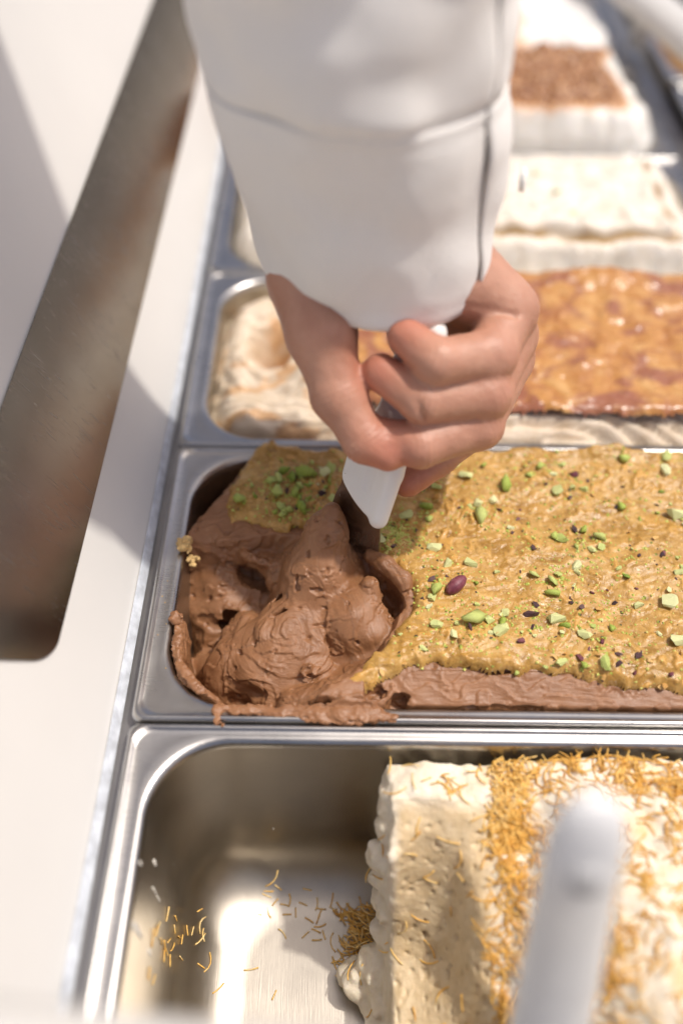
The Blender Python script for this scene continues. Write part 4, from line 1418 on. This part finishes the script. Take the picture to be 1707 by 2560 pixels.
M['plastic'] = simple('white_plastic', (0.80, 0.79, 0.76), 0.22, sss=0.2, var=0.02, scale=40, bump=0.00005, bscale=500)
M['plastic'].node_tree.nodes['Principled BSDF'].inputs['Subsurface Radius'].default_value = (1, .9, .8)
M['blade'] = steel('blade_steel', (0.50, 0.47, 0.44), 0.20, (900, 60, 60), 0.00002)
spat = thing('gelato_spatula', tuple(hp(0.010, -0.070)), 'white handled steel spatula gripped by the hand, its blade in the chocolate gelato', 'spatula')
lo = np.minimum.reduce([hp(s, t, n) for s in (-.012, .034) for t in (-.03, .125) for n in (-.02, .02)])
hi = np.maximum.reduce([hp(s, t, n) for s in (-.012, .034) for t in (-.03, .125) for n in (-.02, .02)])
f2 = Field(lo, hi, 0.0007)


def wing(X, Y, Z):
    px, py, pz = X - H0[0], Y - H0[1], Z - H0[2]
    s = px * hw[0] + py * hw[1] + pz * hw[2]
    t = px * ha[0] + py * ha[1] + pz * ha[2]
    n = px * hn[0] + py * hn[1] + pz * hn[2]
    sl = 0.0240 - 0.0085 * smoothstep(0.022, 0.05, t)          # left edge of the grip
    low = -0.0045 + 0.10 * np.clip(s, 0, 1) + 18 * np.clip(s, 0, 1) ** 2
    qs = np.maximum(s - sl, -0.003 - s) + 0.003
    qn = np.abs(n) - 0.0042 + 0.003
    qt = np.maximum(low - t, t - 0.090) + 0.003
    o = np.sqrt(np.maximum(qs, 0) ** 2 + np.maximum(qn, 0) ** 2 + np.maximum(qt, 0) ** 2)
    return (o + np.minimum(np.maximum(np.maximum(qs, qn), qt), 0) - 0.003).astype(np.float32)


f2.op(wing, k=0)
f2.chain([hp(0.0, -.0030), hp(0.0, 0.02), hp(0.0, 0.06), hp(0.001, 0.084)], [0.0045, 0.0050, 0.0054, 0.0058], 0.0015)
f2.chain([hp(0.0085, 0.010, 0.0050), hp(0.0085, 0.045, 0.0050)], [0.0016, 0.0016], 0.002, 's')
V, Q = f2.surface()
V = relax(V, Q, 2)
handle = put('handle', mesh_np('spatula_handle', shift(V, spat), Q), M['plastic'], spat)
bq = np.array((-0.835, 0.550, 0.0))
b0 = np.array((0.1078, 0.0873, 0.0))
bn = np.array((-0.550, -0.835, 0.0))
out = [(0.0, 0.034), (0.003, 0.0415), (0.009, 0.0450), (0.0165, 0.0500), (0.0205, 0.0500), (0.0225, 0.042), (0.0252, 0.034), (0.0282, 0.022), (0.0295, 0.008), (0.0295, -0.036), (0.026, -0.042), (0.003, -0.042), (0.0, -0.036)]
n_ = len(out)
V = [b0 + bq * s + bn * -0.0006 + np.array((0, -0.06 * (0.03 - t), t)) for s, t in out] + [b0 + bq * s + bn * 0.0006 + np.array((0, -0.06 * (0.03 - t), t)) for s, t in out]
F = [tuple(range(n_ - 1, -1, -1)), tuple(range(n_, 2 * n_))] + [(i, (i + 1) % n_, n_ + (i + 1) % n_, n_ + i) for i in range(n_)]
put('blade', mesh_py('spatula_blade', shift(V, spat), F, False), M['blade'], spat)

# second spatula, close to the lens, standing in the nearest pan
A0 = np.array((0.1535, -0.1335, 0.0060))
A1 = np.array((0.1440, -0.0975, 0.1530))
sp2 = thing('gelato_spatula', (0.156, -0.140, -0.04), 'white spatula handle out of focus in the foreground, standing in the nearest pan', 'spatula')
da = A1 - A0
V, F = tube([A0 + da * t for t in (-.04, 0, .1, .3, .5, .68, .80, .88, .93, .97, .99, 1.0)], [0.0085, 0.0105, 0.0112, 0.0110, 0.0106, 0.0099, 0.0095, 0.0092, 0.0085, 0.0069, 0.0048, 0.0014], 28, True, (1.10, 0.60), up=(0.05, -1.0, 0.2))
M['shaded_plastic'] = simple('shaded_white_plastic', (0.74, 0.74, 0.73), 0.4, var=0.05, scale=90, bump=0.0001, bscale=400)  # greyer white: the shade on this handle is put into its colour
h2 = put('handle', mesh_py('spatula_handle', shift(V, sp2), F), M['shaded_plastic'], sp2)
cc = A0 + da * 0.84
un = Vector((0.05, -0.95, 0.25)).normalized()
V, F = tube([Vector(cc) + un * e for e in (0.0052, 0.0066)], [0.0044, 0.0046], 20, True)
M['recess_shade'] = simple('handle_recess_shade', (0.50, 0.50, 0.50), 0.5, var=0.03)  # grey of a raised disc: shade of the hanging hollow put into colour
put('recess_shade_disc', mesh_py('recess_shade_disc', shift(V, sp2), F), M['recess_shade'], sp2)
bl = [Vector(A0) - Vector(da).normalized() * e for e in (0.002, 0.02, 0.045, 0.062)]
side = Vector((0.95, -0.3, 0)).normalized()
nn = side.cross(Vector(da).normalized()).normalized()
V = []
for q, w_ in zip(bl, (0.007, 0.012, 0.020, 0.021)):
    for a, c in ((-1, -1), (1, -1), (1, 1), (-1, 1)):
        V.append(q + side * w_ * a + nn * 0.0006 * c)
F = [(i * 4 + j, i * 4 + (j + 1) % 4, i * 4 + 4 + (j + 1) % 4, i * 4 + 4 + j) for i in range(3) for j in range(4)] + [(3, 2, 1, 0), (12, 13, 14, 15)]
put('blade', mesh_py('spatula_blade', shift(V, sp2), F, False), M['blade'], sp2)

# ------------------------------------------------------------------ hand and sleeve
person = thing('person', (0.10, 0.155, 0.12), 'arm in a white shirt sleeve reaching down, hand gripping the spatula', 'person')
h = 0.0010
fld = Field((0.045, 0.070, 0.022), (0.192, 0.200, 0.232), h)
wr_ = (0.1010, 0.1580, 0.1420)
MI = [(0.1605, 0.1450, 0.0700), (0.1520, 0.1250, 0.0580), (0.1340, 0.1145, 0.0460), (0.1205, 0.1065, 0.0380)]
MM = [(0.1640, 0.1400, 0.0850), (0.1470, 0.1015, 0.0800), (0.1215, 0.0880, 0.0800), (0.1040, 0.0930, 0.0800)]
MR = [(0.1632, 0.1400, 0.0985), (0.1490, 0.1050, 0.0945), (0.1215, 0.0955, 0.0985), (0.1040, 0.1075, 0.1030)]
ML = [(0.1600, 0.1380, 0.1130), (0.1500, 0.1130, 0.1090), (0.1260, 0.1010, 0.1145), (0.1135, 0.1130, 0.1180)]
TH = [(0.0740, 0.1420, 0.1260), (0.0790, 0.1200, 0.1130), (0.0868, 0.1030, 0.0935), (0.0985, 0.0900, 0.0800), (0.1080, 0.0862, 0.0765)]
# forearm, wrist and palm
fld.chain([(0.0900, 0.1570, 0.2360), (0.0960, 0.1580, 0.1850), wr_], [0.0330, 0.0310, 0.0270], 0.008)
fld.ball((0.1010, 0.1590, 0.1420), (0.0300, 0.0215, 0.0220), None, 0.008)
for j, (q, r0, r1) in enumerate(((MI[0], 0.0150, 0.0118), (MM[0], 0.0150, 0.0120), (MR[0], 0.0150, 0.0116), (ML[0], 0.0160, 0.0125))):
    fld.cone((0.098 + 0.010 * j, 0.160 - 0.002 * j, 0.124 + 0.004 * j), q, r0, r1, 0.007)
fld.ball((0.1330, 0.1460, 0.0960), (0.0240, 0.0120, 0.0280), (0, 0.5, -0.3), 0.008)
fld.chain([(0.1170, 0.1480, 0.1340), (0.1400, 0.1400, 0.1240), (0.1560, 0.1370, 0.1160)], [0.0150, 0.0140, 0.0125], 0.006)      # heel of the hand
fld.chain([(0.0900, 0.1560, 0.1300), TH[0], TH[1]], [0.0180, 0.0170, 0.0150], 0.008)                                            # ball of the thumb
# fingers: each its own chain, creased where they meet
kf = 0.0022
fld.chain(ML, [0.0124, 0.0104, 0.0094, 0.0077], kf)
fld.chain(MR, [0.0124, 0.0107, 0.0097, 0.0080], kf)
fld.chain(MM, [0.0124, 0.0109, 0.0099, 0.0082], kf)
fld.chain(MI, [0.0120, 0.0104, 0.0092, 0.0080], kf)
fld.chain(TH, [0.0165, 0.0142, 0.0108, 0.0096, 0.0078], 0.003)
# knuckle swellings and skin folds at the joints
for q, r in ((ML[1], 0.0103), (MR[1], 0.0108), (MM[1], 0.0110), (TH[2], 0.0113)):
    fld.ball(q, (r, r, r), None, 0.004)


def crease(a, bq, r=0.0011):
    fld.cone(a, bq, r, r, 0.0018, 's')


crease((0.1180, 0.0872, 0.1060), (0.1235, 0.0858, 0.0925), 0.0009)
crease((0.1385, 0.1235, 0.1250), (0.1600, 0.1240, 0.1210), 0.0012)
V, Q = fld.surface()
V = relax(V, Q, 3, 0.5)
N = normals(V, Q)
x, y, z = V.T
wrk = np.zeros(len(V), np.float32)
for ch in (ML, MR, MM, MI, TH):
    for i_ in (1, 2, 3) if ch is TH else (1, 2):
        c_ = np.array(ch[i_])
        ax_ = np.array(ch[i_ + 1]) - np.array(ch[i_ - 1])
        ax_ /= np.linalg.norm(ax_)
        dv = V - c_
        al = dv @ ax_
        wrk += np.exp(-(np.sum(dv ** 2, 1) / 0.0125 ** 2) ** 2) * np.exp(-(al / 0.0045) ** 2) * np.sin(al * 2600 + 1.5 * noise3(x * 200, y * 200, z * 200))
V = V + N * (0.00022 * fbm(x * 160, y * 160, z * 160, 2) + 0.00005 * noise3(x * 900, y * 900, z * 900) + 0.00034 * wrk)[:, None]
m, nt, pb = nodes_of('skin')
b = NB(nt)
v = b.coords()
f = b.noise(v, 45, 4, 0.6)
c = b.ramp(f, [(0.3, (0.40, 0.190, 0.120)), (0.7, (0.53, 0.285, 0.195))])
c = b.mix(b.math('MULTIPLY', b.attr('blush'), 0.75), c, (0.52, 0.165, 0.105))
b.link(c, pb.inputs['Base Color'])
pb.inputs['Roughness'].default_value = 0.46
pb.inputs['Subsurface Weight'].default_value = 0.2
pb.inputs['Subsurface Radius'].default_value = (1.0, 0.35, 0.18)
pb.inputs['Subsurface Scale'].default_value = 0.005
wv = b.n('ShaderNodeTexVoronoi', feature='DISTANCE_TO_EDGE')
wv.inputs['Scale'].default_value = 850
b.link(v, wv.inputs['Vector'])
b.link(b.bump(b.math('ADD', b.math('MULTIPLY', wv.outputs['Distance'], 0.6), b.noise(v, 600, 4)), 0.00022), pb.inputs['Normal'])
M['skin'] = m
blush = np.zeros(len(V), np.float32)
for q, r in ((MI[3], 0.016), (MM[3], 0.012), (MR[3], 0.013), (ML[3], 0.013), (TH[4], 0.014), (ML[1], 0.008), (MR[1], 0.008), (MM[1], 0.008)):
    blush = np.maximum(blush, np.exp(-np.sum((V - np.array(q)) ** 2, 1) / r ** 2))
put('hand', mesh_np('hand', shift(V, person), Q, attrs={'blush': blush}), M['skin'], person)

# sleeve: rings round the forearm, open along a slit at the right
SC = np.array([(0.118, 0.1025, 0.1580, 0.0485, 0.0475), (0.122, 0.1025, 0.1580, 0.0480, 0.0470), (0.160, 0.0970, 0.1580, 0.0525, 0.0480), (0.185, 0.0935, 0.1570, 0.0550, 0.0490),
               (0.230, 0.0895, 0.1570, 0.0565, 0.0510), (0.30, 0.0850, 0.1610, 0.0590, 0.0540), (0.38, 0.0810, 0.1700, 0.0610, 0.0580)])


def sleeve_sheet(zs, grow, folds, n=150, a0=-36, sweep=359, flare=0.0028):
    V, F = [], []
    for z in zs:
        cx, cy, rx, ry = (np.interp(z, SC[:, 0], SC[:, i]) for i in (1, 2, 3, 4))
        for j in range(n):
            u = j / (n - 1)
            a = math.radians(a0 - sweep * u)
            g = grow(z, u) + flare * (0.15 + math.exp(-((z - 0.118) / 0.022) ** 2) + 0.6 * math.exp(-((z - 0.188) / 0.012) ** 2)) * float(smoothstep(0.80, 1.0, u))
            w = folds * float(fbm(np.array(math.cos(a) * 1.3 + 5), np.array(math.sin(a) * 1.3), np.array(z * 26), 2))
            V.append((cx + (rx + g + w) * math.cos(a), cy + (ry + g + w) * math.sin(a), z + 0.0006 * math.sin(a * 3 + 1)))
    for i in range(len(zs) - 1):
        for j in range(n - 1):
            F.append((i * n + j, (i + 1) * n + j, (i + 1) * n + j + 1, i * n + j + 1))
    return V, F


m, nt, pb = nodes_of('white_cotton')
b = NB(nt)
v = b.coords()
f = b.noise(v, 14, 3)
b.link(b.ramp(f, [(0.3, (0.82, 0.785, 0.735)), (0.7, (0.85, 0.815, 0.765))]), pb.inputs['Base Color'])
pb.inputs['Roughness'].default_value = 0.85
pb.inputs['Sheen Weight'].default_value = 0.2
pb.inputs['Subsurface Weight'].default_value = 0.05
pb.inputs['Subsurface Radius'].default_value = (1, .95, .9)
pb.inputs['Subsurface Scale'].default_value = 0.004
w1 = b.noise(b.coords((2600, 2600, 300)), 1.0, 1)
w2 = b.noise(b.coords((300, 300, 2600)), 1.0, 1)
b.link(b.bump(b.math('ADD', w1, w2), 0.0003), pb.inputs['Normal'])
M['cotton'] = m


def solid(o, t):
    md = o.modifiers.new('thickness', 'SOLIDIFY')
    md.thickness = t
    md.offset = -1
    return o


zs = [0.1205 + 0.084 * i / 34 for i in range(35)]
V, F = sleeve_sheet(zs, lambda z, u: -0.0005 * math.exp(-((z - 0.1275) / 0.0012) ** 2) - 0.0006 * math.exp(-((z - 0.2000) / 0.0012) ** 2) + 0.0010 * math.sin(u * 31 + z * 60) * float(smoothstep(0.5, 0.0, abs(z - 0.165) / 0.08)), 0.0030)
solid(put('cuff', mesh_py('cuff', shift(V, person), F), M['cotton'], person), 0.0012)
zs = [0.196 + 0.175 * (i / 60) ** 1.15 for i in range(61)]
V, F = sleeve_sheet(zs, lambda z, u: -0.0012 + 0.0022 * float(smoothstep(0.2040, 0.2075, z)) + 0.0014 * math.sin(u * 26 + z * 95 + 1) * float(smoothstep(0.206, 0.23, z)) - 0.0004 * math.exp(-((z - 0.2058) / 0.0025) ** 2), 0.0042, a0=-35, sweep=359)
solid(put('sleeve', mesh_py('sleeve', shift(V, person), F), M['cotton'], person), 0.0012)
# the rest of the wearer, standing left of the counter (seen only as a reflection in the steel)
V, F = tube([(0.086, 0.163, 0.325), (0.083, 0.170, 0.362), (0.076, 0.184, 0.395), (0.050, 0.220, 0.425), (0.0, 0.290, 0.475), (-0.075, 0.390, 0.545), (-0.130, 0.450, 0.560)],
            [0.055, 0.061, 0.066, 0.068, 0.072, 0.080, 0.090], 40, True)
put('upper_sleeve', mesh_py('upper_sleeve', shift(V, person), F), M['cotton'], person)
fb = Field((-0.62, 0.20, -0.40), (0.06, 0.98, 0.96), 0.008)
fb.ball((-0.285, 0.615, -0.10), (0.185, 0.185, 0.30), None, 0.03)
fb.ball((-0.265, 0.575, 0.28), (0.175, 0.200, 0.30), (0, 0.12, 0.6), 0.05)
fb.chain([(-0.130, 0.460, 0.545), (-0.235, 0.560, 0.600), (-0.365, 0.700, 0.545)], [0.085, 0.095, 0.085], 0.05)
fb.chain([(-0.365, 0.700, 0.545), (-0.400, 0.760, 0.300), (-0.330, 0.700, 0.080)], [0.080, 0.062, 0.050], 0.02)
V, Q = fb.surface()
V = relax(V, Q, 3)
put('shirt', mesh_np('shirt', shift(V, person), Q), M['cotton'], person)
fb = Field((-0.62, 0.20, -0.40), (0.06, 0.98, 0.60), 0.008)
fb.ball((-0.278, 0.608, -0.10), (0.193, 0.193, 0.31), None, 0.03)
fb.ball((-0.255, 0.565, 0.26), (0.178, 0.200, 0.27), (0, 0.12, 0.6), 0.05)
V, Q = fb.surface()
V = relax(V, Q, 3)
M['unseen_apron'] = simple('unseen_taupe_apron', (0.19, 0.165, 0.135), 0.85, var=0.08, scale=30, bump=0.0004, bscale=900)  # unseen garment, added dark for the pan rims to reflect
put('unseen_apron', mesh_np('unseen_apron', shift(V, person), Q), M['unseen_apron'], person)
fb = Field((-0.36, 0.32, 0.56), (-0.06, 0.66, 0.98), 0.005)
fb.chain([(-0.235, 0.555, 0.60), (-0.215, 0.530, 0.70)], [0.062, 0.056], 0.02)
fb.ball((-0.190, 0.500, 0.790), (0.078, 0.095, 0.118), (0.35, 0, -0.78), 0.02)
fb.ball((-0.160, 0.468, 0.730), (0.050, 0.055, 0.055), (0.35, 0, -0.78), 0.02)
fb.ball((-0.128, 0.436, 0.772), (0.013, 0.020, 0.022), (0.3, 0, -0.78), 0.008)
for s_ in (-1, 1):
    fb.ball((-0.205 + 0.055 * s_, 0.515 + 0.055 * s_, 0.785), (0.012, 0.016, 0.030), (0, 0, -0.78), 0.006)
    fb.ball((-0.140 + 0.024 * s_, 0.448 + 0.024 * s_, 0.800), (0.014, 0.012, 0.009), (0, 0, -0.78), 0.008, 's')
fb.ball((-0.122, 0.428, 0.735), (0.018, 0.010, 0.004), (0, 0, -0.78 + 1.57), 0.004, 's')
V, Q = fb.surface()
V = relax(V, Q, 2)
put('head', mesh_np('head', shift(V, person), Q, attrs={'blush': np.zeros(len(V))}), M['skin'], person)
fb = Field((-0.36, 0.32, 0.66), (-0.06, 0.70, 0.98), 0.006)
fb.ball((-0.203, 0.513, 0.815), (0.083, 0.098, 0.108), (0.35, 0, -0.78), 0.02, 'u', 0.006, 40)
fb.ball((-0.125, 0.435, 0.760), (0.085, 0.085, 0.075), None, 0.015, 's')
V, Q = fb.surface()
M['hair'] = simple('dark_hair', (0.03, 0.02, 0.015), 0.5, var=0.3, scale=200, bump=0.002, bscale=300)
put('hair', mesh_np('hair', shift(V, person), Q), M['hair'], person)
# button on the cuff slit
aa = math.radians(-9)
cx, cy, rx, ry = (np.interp(0.168, SC[:, 0], SC[:, i]) for i in (1, 2, 3, 4))
bc = Vector((cx + (rx + 0.0092) * math.cos(aa), cy + (ry + 0.0092) * math.sin(aa), 0.168))
bd = Vector((math.cos(aa), math.sin(aa), 0.05))
V, F = tube([bc - bd * 0.0012, bc + bd * 0.0006, bc + bd * 0.0012, bc + bd * 0.0009], [0.0048, 0.0050, 0.0046, 0.0034], 20, True)
put('button', mesh_py('button', shift(V, person), F), M['plastic'], person)

# ------------------------------------------------------------------ small crumbs lying about
def crumb(name, x, y, z, r, col_mat, label, cat, seed, n=7):
    f2 = Field((x - 2.2 * r, y - 2.2 * r, z - 2 * r), (x + 2.2 * r, y + 2.2 * r, z + 2 * r), r / 7)
    q = random.Random(seed)
    for i in range(n):
        f2.ball((x + q.uniform(-.8, .8) * r, y + q.uniform(-.8, .8) * r, z + q.uniform(-.3, .7) * r), tuple(r * q.uniform(.3, .6) for _ in range(3)), None, r * .15, 'u', r * .3, 1.6 / r, i)
    V, Q = f2.surface()
    o = put(name, mesh_np(name, V - np.array((x, y, z), np.float32), Q), col_mat, None, (x, y, z))
    tag(o, label, cat)


M['wafer'] = simple('wafer_crumb', (0.66, 0.44, 0.18), 0.6, var=0.3, scale=400, bump=0.0004)
crumb('wafer_crumb', 0.0125, 0.0960, -0.0005, 0.0038, M['wafer'], 'golden wafer crumb on the left rim of the chocolate pan', 'crumb', 3, 10)
crumb('wafer_crumb', 0.0165, 0.0900, -0.0055, 0.0026, M['wafer'], 'wafer bit hanging inside the left rim below the larger crumb', 'crumb', 5, 8)
crumb('chocolate_crumb', 0.0385, -0.0012, -0.0005, 0.0016, M['choc'], 'chocolate drip on the seam between the two nearest pans', 'crumb', 8)
for i, (x, y) in enumerate(((0.0075, 0.0985), (0.0065, 0.0745), (0.0070, 0.0620), (0.0052, 0.0655), (0.0060, 0.0440), (0.0120, 0.0265), (0.0165, 0.0220), (0.0105, 0.1330), (0.0160, 0.1460), (0.0090, 0.0500))):
    me = hull('steel_crumb', 10, .0009, .0007, .0006, 90 + i)
    o = put('steel_crumb', me, M['wafer'], None, (x, y, -0.0012))
    tag(o, 'tiny pale crumb on the left rim of the chocolate pan', 'crumb', 'tiny crumbs on the left rim')
